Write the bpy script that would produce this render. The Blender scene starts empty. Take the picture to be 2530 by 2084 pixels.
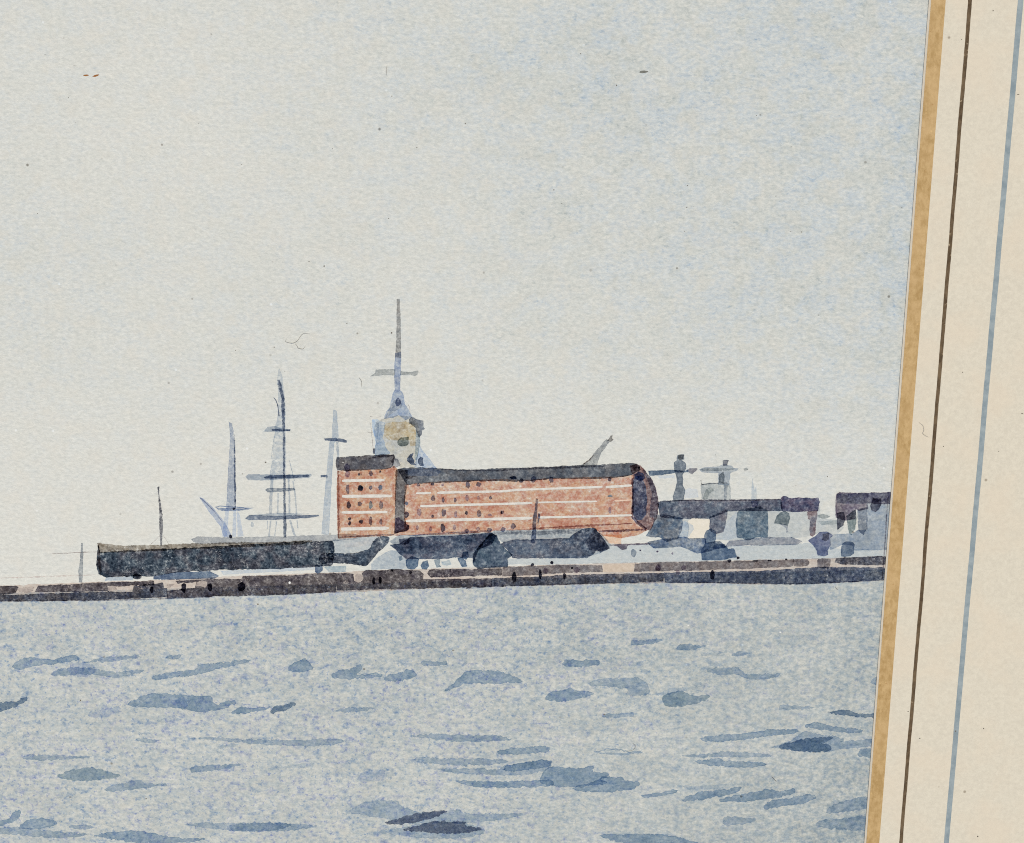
import bpy, bmesh, math, random
from mathutils import Vector, Matrix, noise as mnoise
from mathutils.geometry import tessellate_polygon

random.seed(7)
scene = bpy.context.scene
C = scene.collection

# ------------------------------------------------------------------ camera
W, H = 2530.0, 2084.0
LENS, SENSOR = 50.0, 36.0
DIST = 0.208
PITCH = math.radians(-10.8)
cam_data = bpy.data.cameras.new("camera")
cam = bpy.data.objects.new("camera", cam_data)
C.objects.link(cam)
cam_data.lens = LENS
cam_data.sensor_width = SENSOR
cam_data.sensor_fit = 'HORIZONTAL'
cam_data.clip_start = 0.005
cam_data.clip_end = 50.0
view = Vector((0, math.sin(PITCH), -math.cos(PITCH)))
cam.location = -view * DIST
cam.rotation_euler = (PITCH, 0, 0)
scene.camera = cam
CAM = cam.location.copy()
ROT = Matrix.Rotation(PITCH, 3, 'X')


def at(px, py, z=0.0):
    """Point of the sheet seen at this place of the photograph."""
    x = (px - W / 2) / W * SENSOR / LENS
    y = -(py - H / 2) / W * SENSOR / LENS
    d = ROT @ Vector((x, y, -1.0))
    t = (z - CAM.z) / d.z
    return CAM + d * t


MM = 0.001
PX = (at(1266, 1042) - at(1265, 1042)).length


# ------------------------------------------------------------------ zones of the photograph
def zone(x0, y0, s):
    return lambda *pts: [(x0 + x / s, y0 + y / s) for x, y in pts]


ZA = zone(800, 700, 3.472)
ZB = zone(440, 880, 2.8925)
ZC = zone(0, 1200, 4.216)
ZD = zone(820, 1100, 4.8214)
ZE = zone(1220, 1050, 4.2333)
ZF = zone(1560, 1080, 4.5675)
ZG = zone(1900, 1150, 5.6)
ZH = zone(200, 1280, 3.0114)
Z1 = zone(0, 1480, 2.48)
Z2 = zone(850, 1480, 2.874)
Z3 = zone(1450, 1430, 2.6547)
K1 = zone(0, 0, 3.0114)
K2 = zone(1550, 250, 2.893)
K3 = zone(700, 0, 2.342)
K4 = zone(500, 760, 4.216)
M1 = zone(2150, 0, 5.547)
M2 = zone(2120, 1750, 5.14)
M3 = zone(2150, 900, 5.547)
PXL = zone(0, 0, 1.0)


# ------------------------------------------------------------------ colour
def lin(c):
    r = []
    for v in c:
        v /= 255.0
        r.append(v / 12.92 if v <= 0.04045 else ((v + 0.055) / 1.055) ** 2.4)
    return r


PAPER = (217, 216, 207)
SEA = (193, 195, 191)
BRICK = (207, 155, 122)


def trans(target, base=PAPER, chroma=0.62):
    if target[2] >= target[0] and sum(target) > 375:          # the pale greys and blues
        g = sum(target) / 3.0
        target = [g + (v - g) * chroma for v in target]
        target[1] += 1.5
    a, b = lin(target), lin(base)
    return [min(1.0, max(0.02, math.sqrt(x / y))) for x, y in zip(a, b)]


# ------------------------------------------------------------------ node helpers
class NT:
    def __init__(self, name):
        self.m = bpy.data.materials.new(name)
        self.m.use_nodes = True
        self.t = self.m.node_tree
        self.t.nodes.clear()
        self.out = self.n('ShaderNodeOutputMaterial')
        self.co = self.n('ShaderNodeTexCoord').outputs['Object']

    def n(self, typ, **kw):
        nd = self.t.nodes.new(typ)
        for k, v in kw.items():
            setattr(nd, k, v)
        return nd

    def put(self, sock, v):
        if isinstance(v, bpy.types.NodeSocket):
            self.t.links.new(v, sock)
        elif v is not None:
            sock.default_value = v

    def math(self, op, a, b=None, c=None, clamp=False):
        nd = self.n('ShaderNodeMath', operation=op)
        nd.use_clamp = clamp
        self.put(nd.inputs[0], a)
        self.put(nd.inputs[1], b)
        if c is not None:
            self.put(nd.inputs[2], c)
        return nd.outputs[0]

    def vec(self, scale=(1, 1, 1), loc=(0, 0, 0), src=None):
        nd = self.n('ShaderNodeMapping')
        self.t.links.new(src or self.co, nd.inputs['Vector'])
        nd.inputs['Scale'].default_value = scale
        nd.inputs['Location'].default_value = loc
        return nd.outputs[0]

    def noise(self, scale, detail=3.0, rough=0.55, dist=0.0, stretch=(1, 1, 1), off=0.0):
        nd = self.n('ShaderNodeTexNoise')
        self.t.links.new(self.vec(stretch, (off, off * 1.7, off * .3)), nd.inputs['Vector'])
        nd.inputs['Scale'].default_value = scale
        nd.inputs['Detail'].default_value = detail
        nd.inputs['Roughness'].default_value = rough
        nd.inputs['Distortion'].default_value = dist
        return nd.outputs['Fac']

    def voro(self, scale, feature='F1', off=0.0, rnd=1.0):
        nd = self.n('ShaderNodeTexVoronoi', feature=feature)
        self.t.links.new(self.vec((1, 1, 1), (off, off, 0)), nd.inputs['Vector'])
        nd.inputs['Scale'].default_value = scale
        nd.inputs['Randomness'].default_value = rnd
        return nd

    def step(self, v, lo, hi, a=0.0, b=1.0):
        nd = self.n('ShaderNodeMapRange', interpolation_type='SMOOTHSTEP')
        self.put(nd.inputs['Value'], v)
        nd.inputs['From Min'].default_value = lo
        nd.inputs['From Max'].default_value = hi
        nd.inputs['To Min'].default_value = a
        nd.inputs['To Max'].default_value = b
        return nd.outputs[0]

    def mix(self, f, a, b):
        nd = self.n('ShaderNodeMix', data_type='RGBA')
        self.put(nd.inputs[0], f)
        for s, v in ((nd.inputs[6], a), (nd.inputs[7], b)):
            if isinstance(v, bpy.types.NodeSocket):
                self.t.links.new(v, s)
            else:
                s.default_value = (*v[:3], 1.0)
        return nd.outputs[2]

    def attr(self, name):
        return self.n('ShaderNodeAttribute', attribute_name=name).outputs['Fac']

    def power_rgb(self, col, d):
        sp = self.n('ShaderNodeSeparateColor')
        self.put(sp.inputs[0], col)
        cb = self.n('ShaderNodeCombineColor')
        for i in range(3):
            self.t.links.new(self.math('POWER', sp.outputs[i], d), cb.inputs[i])
        return cb.outputs[0]

    def mulrgb(self, a, b):
        nd = self.n('ShaderNodeMix', data_type='RGBA', blend_type='MULTIPLY')
        nd.inputs[0].default_value = 1.0
        self.t.links.new(a, nd.inputs[6])
        self.t.links.new(b, nd.inputs[7])
        return nd.outputs[2]


def glaze_material(name, t1, t2=None, base_d=0.88, gran=0.35, gscale=1300, rim=0.5, rag=0.22, dry=0.0, scuff=0.0, var=0.4,
                   flow=0.3):
    """Transparent watercolour: filters the light to and from the paper below it."""
    k = NT(name)
    if t2 is None:
        t2 = t1
    g = k.math('ADD', k.math('MULTIPLY', k.noise(gscale, 4, 0.68), 0.55), k.math('MULTIPLY', k.noise(2900, 3, 0.7, off=.63), 0.45))
    hue = k.step(k.noise(gscale * 0.45, 3, 0.6, off=.31), 0.40, 0.60)
    big = k.noise(gscale * 0.16, 2, 0.5, off=.77)
    col = k.mix(hue, t1, t2)
    d = k.math('MULTIPLY_ADD', k.math('SUBTRACT', g, 0.5), gran * 9.5, base_d)
    d = k.math('MULTIPLY_ADD', k.math('SUBTRACT', big, 0.5), flow * 3.0, d)
    e = k.attr('edge')
    d = k.math('MULTIPLY_ADD', k.math('POWER', e, 1.6), rim * 0.9, d)
    f = k.noise(2600, 3, 0.7, off=.11)
    if rag:
        d = k.math('MULTIPLY', d, k.step(k.math('MULTIPLY_ADD', e, -rag, k.math('SUBTRACT', f, 0.14)), 0.0, 0.16))
    if dry:
        d = k.math('MULTIPLY', d, k.step(k.noise(2000, 4, 0.65, stretch=(.6, 1, 1), off=.57), dry * 0.75 + .08, dry * 0.75 + 0.30))
    if scuff:
        n = k.noise(1250, 2, 0.5, dist=1.6, off=.9)
        thin = k.step(k.math('ABSOLUTE', k.math('SUBTRACT', n, 0.5)), 0.006, 0.026, 1.0, 0.0)
        where = k.step(k.noise(700, 2, 0.5, off=.45), 0.54, 0.62)
        spot = k.step(k.voro(1250, off=.2).outputs['Distance'], 0.08, 0.20, 1.0, 0.0)
        lift = k.math('MAXIMUM', k.math('MULTIPLY', thin, where), k.math('MULTIPLY', spot, k.step(k.noise(900, 1, .5, off=.66), .56, .64)))
        d = k.math('MULTIPLY', d, k.math('MULTIPLY_ADD', lift, -scuff, 1.0))
    d = k.math('MAXIMUM', d, 0.0)
    bs = k.n('ShaderNodeBsdfTransparent')
    k.t.links.new(k.power_rgb(col, d), bs.inputs[0])
    k.t.links.new(bs.outputs[0], k.out.inputs[0])
    return k.m


_gl = {}


def glaze(target, base=PAPER, target2=None, name='watercolour', **kw):
    key = (target, base, target2, tuple(sorted(kw.items())))
    if key not in _gl:
        ch = 0.8 if 'wave' in name else 0.62
        kw['base_d'] = 1.0 if sum(target) < 400 else (0.95 if sum(target) < 480 else 0.88)
        _gl[key] = glaze_material(name, trans(target, base, ch), trans(target2, base, ch) if target2 else None, **kw)
    return _gl[key]


def bump(k, height, strength, distance):
    nd = k.n('ShaderNodeBump')
    nd.inputs['Strength'].default_value = strength
    nd.inputs['Distance'].default_value = distance
    k.t.links.new(height, nd.inputs['Height'])
    return nd.outputs[0]


def body(k, color, rough=0.9, normal=None, spec=0.15):
    b = k.n('ShaderNodeBsdfPrincipled')
    k.put(b.inputs['Base Color'], color if isinstance(color, bpy.types.NodeSocket) else (*color[:3], 1.0))
    b.inputs['Roughness'].default_value = rough
    b.inputs['Specular IOR Level'].default_value = spec
    if normal is not None:
        k.t.links.new(normal, b.inputs['Normal'])
    k.t.links.new(b.outputs[0], k.out.inputs[0])
    return k.m


def sc(c, f):
    return [x * f for x in c]


ALB = 1.0   # albedo that shows as itself under this light


def alb(c):
    return sc(lin(c), ALB)


def mat_paper():
    k = NT('watercolour_paper')
    n1 = k.noise(2300, 4, 0.75, stretch=(.6, 1, 1))
    n2 = k.noise(420, 3, 0.55, off=.4)
    c = k.mix(k.step(n1, 0.30, 0.70), alb((210, 209, 200)), alb((227, 225, 215)))
    c = k.mix(k.step(n2, 0.42, 0.72, 0.0, 0.32), c, alb((222, 215, 201)))
    # tiny dark inclusions
    v = k.voro(260, off=.13)
    spot = k.step(v.outputs['Distance'], 0.028, 0.070, 1.0, 0.0)
    pick = k.step(k.n('ShaderNodeSeparateColor').outputs[0], 0, 1)
    sp = k.n('ShaderNodeSeparateColor')
    k.t.links.new(v.outputs['Color'], sp.inputs[0])
    pick = k.step(sp.outputs[0], 0.45, 1.0, 0.0, 1.0)
    c = k.mix(k.math('MULTIPLY', k.math('MULTIPLY', spot, pick), 0.7), c, alb((98, 88, 76)))
    w = k.voro(330, off=.71)  # white specks and fibre glints, painted into the colour as bright dots
    sw = k.n('ShaderNodeSeparateColor')
    k.t.links.new(w.outputs['Color'], sw.inputs[0])
    c = k.mix(k.math('MULTIPLY', k.step(w.outputs['Distance'], 0.03, 0.08, 1.0, 0.0), k.step(sw.outputs[1], 0.80, 0.82, 0, .8)), c, alb((240, 240, 234)))
    nb = bump(k, k.noise(1250, 5, 0.70, stretch=(.8, 1, 1), off=.21), 0.34, 0.00030)
    return body(k, c, 0.95, nb, 0.1)


def mat_board():
    k = NT('cream_mount_board')
    n1 = k.noise(1800, 4, 0.7)
    n2 = k.noise(160, 3, 0.55, off=.4)
    c = k.mix(k.step(n1, 0.3, 0.7), alb((212, 203, 184)), alb((223, 214, 194)))
    c = k.mix(k.step(n2, 0.4, 0.7, 0.0, 0.5), c, alb((223, 208, 185)))
    v = k.voro(230, off=.53)
    sp = k.n('ShaderNodeSeparateColor')
    k.t.links.new(v.outputs['Color'], sp.inputs[0])
    f = k.math('MULTIPLY', k.step(v.outputs['Distance'], 0.03, 0.07, 1.0, 0.0), k.step(sp.outputs[0], 0.68, 0.7))
    c = k.mix(k.math('MULTIPLY', f, 0.6), c, alb((120, 104, 84)))
    return body(k, c, 0.9, bump(k, k.noise(1500, 5, 0.7), 0.12, 0.0002), 0.12)


def mat_ochre():
    k = NT('dull_gold_wash')
    n1 = k.noise(1300, 5, 0.72, stretch=(1, .55, 1))
    n2 = k.noise(240, 3, 0.6, off=.4)
    c = k.mix(k.step(n1, 0.3, 0.7), alb((172, 139, 88)), alb((202, 170, 120)))
    c = k.mix(k.step(n2, 0.42, 0.7, 0, .55), c, alb((205, 172, 124)))
    v = k.voro(520, off=.3)
    c = k.mix(k.step(v.outputs['Distance'], .03, .10, .5, 0.), c, alb((226, 190, 130)))
    c = k.mix(k.step(k.noise(2200, 3, .6, off=.8), .64, .74, 0, .45), c, alb((160, 118, 66)))
    return body(k, c, 0.7, bump(k, k.noise(1500, 5, 0.7), 0.15, 0.0002), 0.25)


def mat_cut():
    k = NT('cut_card_edge')
    n1 = k.noise(1500, 4, 0.7)
    return body(k, k.mix(n1, alb((222, 206, 182)), alb((240, 228, 208))), 0.9)


def mat_ink():
    k = NT('brown_ink')
    n1 = k.noise(1300, 4, 0.7, stretch=(1, .5, 1))
    c = k.mix(k.step(n1, 0.3, 0.7), alb((82, 67, 50)), alb((120, 101, 77)))
    c = k.mix(k.step(k.noise(900, 2, .6, off=.35), .66, .74, 0, .6), c, alb((196, 176, 144)))
    return body(k, c, 0.8)


def mat_bluewash():
    k = NT('grey_blue_wash')
    n1 = k.noise(600, 4, 0.65)
    c = k.mix(k.step(n1, 0.3, 0.7), alb((134, 147, 152)), alb((160, 170, 171)))
    return body(k, c, 0.85)


def mat_gouache(name, a, b, thr=None):
    k = NT(name)
    n1 = k.noise(1600, 4, 0.7)
    c = k.mix(k.step(n1, 0.3, 0.7), alb(a), alb(b))
    return body(k, c, 0.85, bump(k, k.noise(1500, 4, 0.7), 0.2, 0.0002), 0.2)


def mat_plain(name, c, rough=0.6):
    k = NT(name)
    n = k.noise(3000, 2, .5)
    return body(k, k.mix(n, sc(alb(c), .8), sc(alb(c), 1.2)), rough)


def mat_skywash():
    k = NT('pale_sky_wash')
    w = k.attr('wash')
    patch = k.noise(150, 4, 0.6, stretch=(.8, 1, 1), off=.1)
    mid = k.noise(560, 4, 0.66, stretch=(.65, 1, 1), off=.5)
    fine = k.noise(2000, 4, 0.72, stretch=(.6, 1, 1), off=.2)
    d = k.math('MULTIPLY_ADD', k.step(patch, 0.34, 0.72), 0.30, 0.26)
    d = k.math('MULTIPLY_ADD', k.step(mid, 0.40, 0.76), 0.42, d)
    d = k.math('MULTIPLY_ADD', k.step(fine, 0.34, 0.72), 1.10, d)
    speck = k.math('MULTIPLY', k.step(k.noise(1500, 3, 0.68, stretch=(.7, 1, 1), off=.91), 0.57, 0.70), k.step(patch, 0.40, 0.62, 0.35, 1.0))
    d = k.math('MULTIPLY_ADD', speck, 1.15, k.math('MULTIPLY', d, 0.86))
    d = k.math('MULTIPLY', d, w)
    col = k.mix(k.step(k.noise(330, 3, .6, off=.7), .4, .6), trans((191, 199, 202), PAPER, .62), trans((196, 199, 193), PAPER))
    bs = k.n('ShaderNodeBsdfTransparent')
    k.t.links.new(k.power_rgb(col, d), bs.inputs[0])
    k.t.links.new(bs.outputs[0], k.out.inputs[0])
    return k.m


def mat_seawash():
    k = NT('granulated_sea_wash')
    w = k.attr('wash')
    e = k.attr('blot')
    fine = k.noise(2300, 4, 0.74, stretch=(.8, 1, 1), off=.2)
    mid = k.noise(1100, 4, 0.68, stretch=(.8, 1, 1), off=.5)
    big = k.noise(230, 3, 0.55, stretch=(.7, 1, 1), off=.27)
    d = k.math('MULTIPLY_ADD', k.step(fine, 0.30, 0.72), 0.75, 0.25)
    d = k.math('MULTIPLY_ADD', k.step(mid, 0.36, 0.68), 0.60, d)
    d = k.math('MULTIPLY_ADD', k.step(big, 0.36, 0.66), 0.35, d)
    d = k.math('MULTIPLY', d, w)
    c1 = k.power_rgb(k.mix(k.step(mid, .38, .62), trans((192, 194, 187), PAPER), trans((182, 188, 188), PAPER, .8)), d)
    blot = k.step(k.noise(820, 4, 0.70, stretch=(.8, 1, 1), off=.85), 0.49, 0.70)
    blot = k.math('MULTIPLY', blot, k.step(k.noise(190, 2, 0.5, off=.15), 0.30, 0.62, .55, 1.0))
    blot = k.math('MULTIPLY', blot, k.step(fine, 0.30, 0.66, .35, 1.5))
    pit = k.math('MULTIPLY', k.step(k.noise(1700, 3, 0.7, off=.39), 0.55, 0.70), 1.25)
    blot = k.math('MULTIPLY', k.math('ADD', blot, pit), e)
    c2 = k.power_rgb(k.mix(k.step(k.noise(260, 2, .5, off=.3), .42, .58), trans((154, 166, 182), SEA, .95), trans((157, 163, 185), SEA, .95)), blot)
    bs = k.n('ShaderNodeBsdfTransparent')
    k.t.links.new(k.mulrgb(c1, c2), bs.inputs[0])
    k.t.links.new(bs.outputs[0], k.out.inputs[0])
    return k.m


# ------------------------------------------------------------------ objects
def link(name, me, mat, parent=None, label=None):
    o = bpy.data.objects.new(name, me)
    C.objects.link(o)
    if mat is not None:
        me.materials.append(mat)
    if parent is not None:
        o.parent = parent
    if label:
        o['label'] = label
    return o


def thing(name, label, cat, group=None):
    o = bpy.data.objects.new(name, None)
    o.empty_display_size = 0.02
    C.objects.link(o)
    o['label'] = label
    o['category'] = cat
    if group:
        o['group'] = group
    return o


DZ = 2.0e-6
_levels = []


def level_for(pts, lo=3):
    x0 = min(p[0] for p in pts); x1 = max(p[0] for p in pts)
    y0 = min(p[1] for p in pts); y1 = max(p[1] for p in pts)
    lv = lo
    for a0, b0, a1, b1, l in _levels:
        if a0 <= x1 and a1 >= x0 and b0 <= y1 and b1 >= y0 and l >= lv:
            lv = l + 1
    _levels.append((x0, y0, x1, y1, lv))
    return lv


def area(p):
    return sum(p[i][0] * p[(i + 1) % len(p)][1] - p[(i + 1) % len(p)][0] * p[i][1] for i in range(len(p))) * .5


def inside(x, y, p):
    c = False
    j = len(p) - 1
    for i in range(len(p)):
        xi, yi = p[i]; xj, yj = p[j]
        if (yi > y) != (yj > y) and x < (xj - xi) * (y - yi) / (yj - yi) + xi:
            c = not c
        j = i
    return c


def chaikin(p, n):
    for _ in range(n):
        q = []
        for i in range(len(p)):
            a, b = p[i], p[(i + 1) % len(p)]
            q.append((a[0] * .84 + b[0] * .16, a[1] * .84 + b[1] * .16))
            q.append((a[0] * .16 + b[0] * .84, a[1] * .16 + b[1] * .84))
        p = q
    return p


def resample(p, step):
    q = []
    for i in range(len(p)):
        a, b = p[i], p[(i + 1) % len(p)]
        L = math.hypot(b[0] - a[0], b[1] - a[1])
        n = max(1, int(L / step))
        for j in range(n):
            t = j / n
            q.append((a[0] + (b[0] - a[0]) * t, a[1] + (b[1] - a[1]) * t))
    return q


def wobble(p, amp, freq=0.06):
    n = len(p)
    out = []
    for i in range(n):
        a, b = p[i - 1], p[(i + 1) % n]
        tx, ty = b[0] - a[0], b[1] - a[1]
        L = math.hypot(tx, ty) or 1
        v = mnoise.noise(Vector((p[i][0] * freq, p[i][1] * freq, 3.1))) + .7 * mnoise.noise(Vector((p[i][0] * freq * 3, p[i][1] * freq * 3, 8.3))) + .55 * mnoise.noise(Vector((p[i][0] * freq * 7, p[i][1] * freq * 7, 5.3)))
        out.append((p[i][0] - ty / L * v * amp, p[i][1] + tx / L * v * amp))
    return out


def flat_mesh(name, outline, z, d=2.6):
    """A film of paint with an 'edge' attribute that falls from the outline inwards."""
    p = outline
    if area(p) < 0:
        p = p[::-1]
    n = len(p)
    inner = []
    for i in range(n):
        a, b = p[i - 1], p[(i + 1) % n]
        tx, ty = b[0] - a[0], b[1] - a[1]
        L = math.hypot(tx, ty) or 1
        nx, ny = -ty / L, tx / L
        for f in (1, .55, .25, .08):
            q = (p[i][0] + nx * d * f, p[i][1] + ny * d * f)
            if inside(p[i][0] + nx * d * f * 1.9, p[i][1] + ny * d * f * 1.9, p):
                break
        inner.append(q)
    verts = [at(x, y, z) for x, y in p] + [at(x, y, z) for x, y in inner]
    faces = [(i, n + i, n + (i + 1) % n, (i + 1) % n) for i in range(n)]
    tess = tessellate_polygon([[Vector((x, y, 0)) for x, y in inner]])
    for t in tess:
        if len(set(t)) == 3:
            faces.append(tuple(n + i for i in t))
    me = bpy.data.meshes.new(name)
    me.from_pydata([tuple(v) for v in verts], [], faces)
    at_ = me.attributes.new('edge', 'FLOAT', 'POINT')
    at_.data.foreach_set('value', [1.0] * n + [0.0] * n)
    me.update()
    return me


def grown(p, g):
    if area(p) < 0:
        p = p[::-1]
    n = len(p)
    q = []
    for i in range(n):
        a, b = p[i - 1], p[(i + 1) % n]
        tx, ty = b[0] - a[0], b[1] - a[1]
        L = math.hypot(tx, ty) or 1
        q.append((p[i][0] + ty / L * g, p[i][1] - tx / L * g))
    return q


def paint(name, pts, mat, parent, smooth=0, rough=1.0, d=2.6, grow=None, step=3.0, label=None, lo=3, freq=0.06):
    p = chaikin(pts, smooth) if smooth else list(pts)
    p = resample(p, step)
    if grow is None:
        thin = min(max(q[0] for q in p) - min(q[0] for q in p), max(q[1] for q in p) - min(q[1] for q in p))
        grow = 0.3 if name == 'quay_stroke' else (1.3 if thin > 30 and d > 2.4 else (0.5 if 'wave' in name else -0.3))
    g = grow
    if g:
        p = grown(p, g)
    if rough:
        p = wobble(p, rough * 1.15, freq)
    z = level_for(p, lo) * DZ
    return link(name, flat_mesh(name, p, z, d), mat, parent, label)


def ell(cx, cy, rx, ry, rot=0.0, n=14, jit=0.16):
    q = []
    ca, sa = math.cos(rot), math.sin(rot)
    for i in range(n):
        a = 2 * math.pi * i / n
        r = 1 + random.uniform(-jit, jit)
        x, y = rx * r * math.cos(a), ry * r * math.sin(a)
        q.append((cx + x * ca - y * sa, cy + x * sa + y * ca))
    return q


def blob(name, z, cx, cy, rx, ry, mat, parent, s, rot=0.0, **kw):
    q = z(*ell(cx, cy, rx, ry, rot))
    kw.setdefault('rough', 0.5)
    kw.setdefault('d', 1.8)
    kw.setdefault('step', 2.0)
    return paint(name, q, mat, parent, smooth=1, **kw)


def ribbon(pts, w):
    """Outline of a brush line of width w (px) along pts; w may be a list."""
    ws = w if isinstance(w, (list, tuple)) else [w] * len(pts)
    l, r = [], []
    for i, (x, y) in enumerate(pts):
        a = pts[max(0, i - 1)]; b = pts[min(len(pts) - 1, i + 1)]
        tx, ty = b[0] - a[0], b[1] - a[1]
        L = math.hypot(tx, ty) or 1
        l.append((x - ty / L * ws[i] / 2, y + tx / L * ws[i] / 2))
        r.append((x + ty / L * ws[i] / 2, y - tx / L * ws[i] / 2))
    return l + r[::-1]


def grid_sheet(name, xs, ys, z, attrs, mat, parent, top=lambda x: 0):
    verts = [tuple(at(x, y + top(x), z)) for y in ys for x in xs]
    nx = len(xs)
    faces = [(j * nx + i, (j + 1) * nx + i, (j + 1) * nx + i + 1, j * nx + i + 1) for j in range(len(ys) - 1) for i in range(nx - 1)]
    me = bpy.data.meshes.new(name)
    me.from_pydata(verts, [], faces)
    for an, f in attrs.items():
        a = me.attributes.new(an, 'FLOAT', 'POINT')
        a.data.foreach_set('value', [f(x, y + top(x)) for y in ys for x in xs])
    me.update()
    return link(name, me, mat, parent)


# ------------------------------------------------------------------ frame of the mount's opening
e0, e1 = at(2294.5, 0), at(2134.6, 2084)
AX = (e0 - e1).normalized()                 # along the opening's side
NX = Vector((AX.y, -AX.x, 0))               # away from the picture
MID = at(2214.5, 1042)
HALF_W = 0.125                              # the opening is 250 mm wide
CENTER = MID - NX * HALF_W + AX * 0.01
HALF_H = 0.175


def frame_pt(u, v, z):
    p = CENTER + NX * u + AX * v
    return (p.x, p.y, z)


def ring(name, o0, z0, o1, z1, mat, parent, bottom=None, nseg=60):
    """Ring round the opening between two offsets from its edge (m)."""
    verts, faces = [], []
    loops = [(o0, z0), (o1, z1)]
    if bottom is not None:
        loops += [(o1, bottom), (o0, bottom)]
    for o, z in loops:
        u, v = HALF_W + o, HALF_H + o
        for a, b in ((-u, -v), (u, -v), (u, v), (-u, v)):
            verts.append(frame_pt(a, b, z))
    nl = len(loops)
    pairs = [(i, (i + 1) % nl) for i in range(nl)] if bottom is not None else [(0, 1)]
    for a, b in pairs:
        for i in range(4):
            j = (i + 1) % 4
            faces.append((a * 4 + i, a * 4 + j, b * 4 + j, b * 4 + i))
    me = bpy.data.meshes.new(name)
    me.from_pydata(verts, [], faces)
    me.update()
    bm = bmesh.new(); bm.from_mesh(me)
    bmesh.ops.recalc_face_normals(bm, faces=bm.faces)
    if bottom is None:
        for f in bm.faces:
            if f.normal.z < 0:
                f.normal_flip()
    bm.to_mesh(me); bm.free()
    return link(name, me, mat, parent)


def wavy_ring(name, o0, o1, z, mat, parent, amp, seed):
    """A ruled or brushed line round the opening, its edges slightly uneven."""
    verts, faces = [], []
    n = 500
    for e, o in enumerate((o0, o1)):
        u, v = HALF_W + o, HALF_H + o
        corners = [(-u, -v), (u, -v), (u, v), (-u, v)]
        for s in range(4):
            a, b = corners[s], corners[(s + 1) % 4]
            for i in range(n):
                t = i / n
                x, y = a[0] + (b[0] - a[0]) * t, a[1] + (b[1] - a[1]) * t
                f = min(1.0, 40 * min(t, 1 - t))
                w = (mnoise.noise(Vector((x * 900, y * 900, seed + e * 5))) * amp * .6 + mnoise.noise(Vector((x * 120, y * 120, seed + 2))) * amp * 1.2) * f
                nx, ny = [(0, -1), (1, 0), (0, 1), (-1, 0)][s]
                verts.append(frame_pt(x + nx * w, y + ny * w, z))
    m = 4 * n
    for i in range(m):
        j = (i + 1) % m
        faces.append((i, j, m + j, m + i))
    me = bpy.data.meshes.new(name)
    me.from_pydata(verts, [], faces)
    me.update()
    bm = bmesh.new(); bm.from_mesh(me)
    for f in bm.faces:
        if f.normal.z < 0:
            f.normal_flip()
    bm.to_mesh(me); bm.free()
    return link(name, me, mat, parent)


MOUNT_T = 0.00028
mount = thing('picture_mount', 'cream picture mount with dull gold edge band, brown ruled line and grey blue line', 'picture mount')
BEV = 0.00026
ring('mount_board', BEV, MOUNT_T, 0.085, MOUNT_T, mat_board(), mount, bottom=0.00010)
ring('cut_edge', 0.0, 0.00011, BEV - 0.000005, MOUNT_T - 0.000004, mat_cut(), mount)
ring('under_lip', 0.0, 0.000105, BEV + 0.00001, 0.00010, mat_cut(), mount)
ring('mount_backing', 0.0003, 0.000095, 0.085, 0.000095, mat_cut(), mount, bottom=0.0)


def off(px_right, y=1042):
    """Offset (m) from the opening's edge of a point of the photograph at its row."""
    p = at(px_right, y, MOUNT_T)
    return (p - MID).dot(NX)


ring('gold_band', BEV + 0.00001, MOUNT_T + 8e-6, off(2254.5), MOUNT_T + 8e-6, mat_ochre(), mount)
wavy_ring('ink_line', off(2307.0), off(2316.0), MOUNT_T + 8e-6, mat_ink(), mount, 0.00006, 2.0)
wavy_ring('blue_line', off(2423.5), off(2436.5), MOUNT_T + 8e-6, mat_bluewash(), mount, 0.00004, 9.0)

# ------------------------------------------------------------------ the sheet and its washes
painting = thing('watercolour_painting', 'watercolour of a brick warehouse, spire and masts on a quay above pale blue water', 'painting')

cxs = [HALF_W + .012, HALF_H + .012]
pv = [frame_pt(a * cxs[0], b * cxs[1], z) for z in (0.0, -0.0003) for a, b in ((-1, -1), (1, -1), (1, 1), (-1, 1))]
me = bpy.data.meshes.new('paper')
me.from_pydata(pv, [], [(0, 1, 2, 3), (7, 6, 5, 4)] + [(i, 4 + i, 4 + (i + 1) % 4, (i + 1) % 4) for i in range(4)])
me.update()
bm = bmesh.new(); bm.from_mesh(me); bmesh.ops.recalc_face_normals(bm, faces=bm.faces); bm.to_mesh(me); bm.free()
link('paper', me, mat_paper(), painting)


def sstep(a, b, x):
    t = min(1, max(0, (x - a) / (b - a)))
    return t * t * (3 - 2 * t)


def gauss(x, y, cx, cy, sx, sy):
    return math.exp(-((x - cx) / sx) ** 2 - ((y - cy) / sy) ** 2)


def sky_density(x, y):
    d = 0.46
    d += 0.30 * gauss(x, y, 1250, 150, 600, 330)
    d += 0.62 * sstep(800, 2250, x) * (1 - 0.55 * sstep(650, 1250, y))
    d += 0.16 * gauss(x, y, 60, 560, 180, 260)
    d += 0.22 * sstep(2090, 2260, x) * (1 - .6 * sstep(900, 1300, y))
    d *= 1 - 0.72 * sstep(700, 1350, y) * (1 - 0.5 * sstep(1500, 2200, x))
    d *= 1 - 0.35 * gauss(x, y, 350, 330, 380, 300)
    return d


def sea_density(x, y):
    d = 0.90 + 0.20 * sstep(300, 2100, x)
    d += 0.25 * gauss(x, y, 1300, 1560, 900, 150)
    d += 0.62 * sstep(1750, 2084, y) * sstep(1500, 2150, x)
    d += 0.22 * sstep(1950, 2180, x)
    return d


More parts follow.
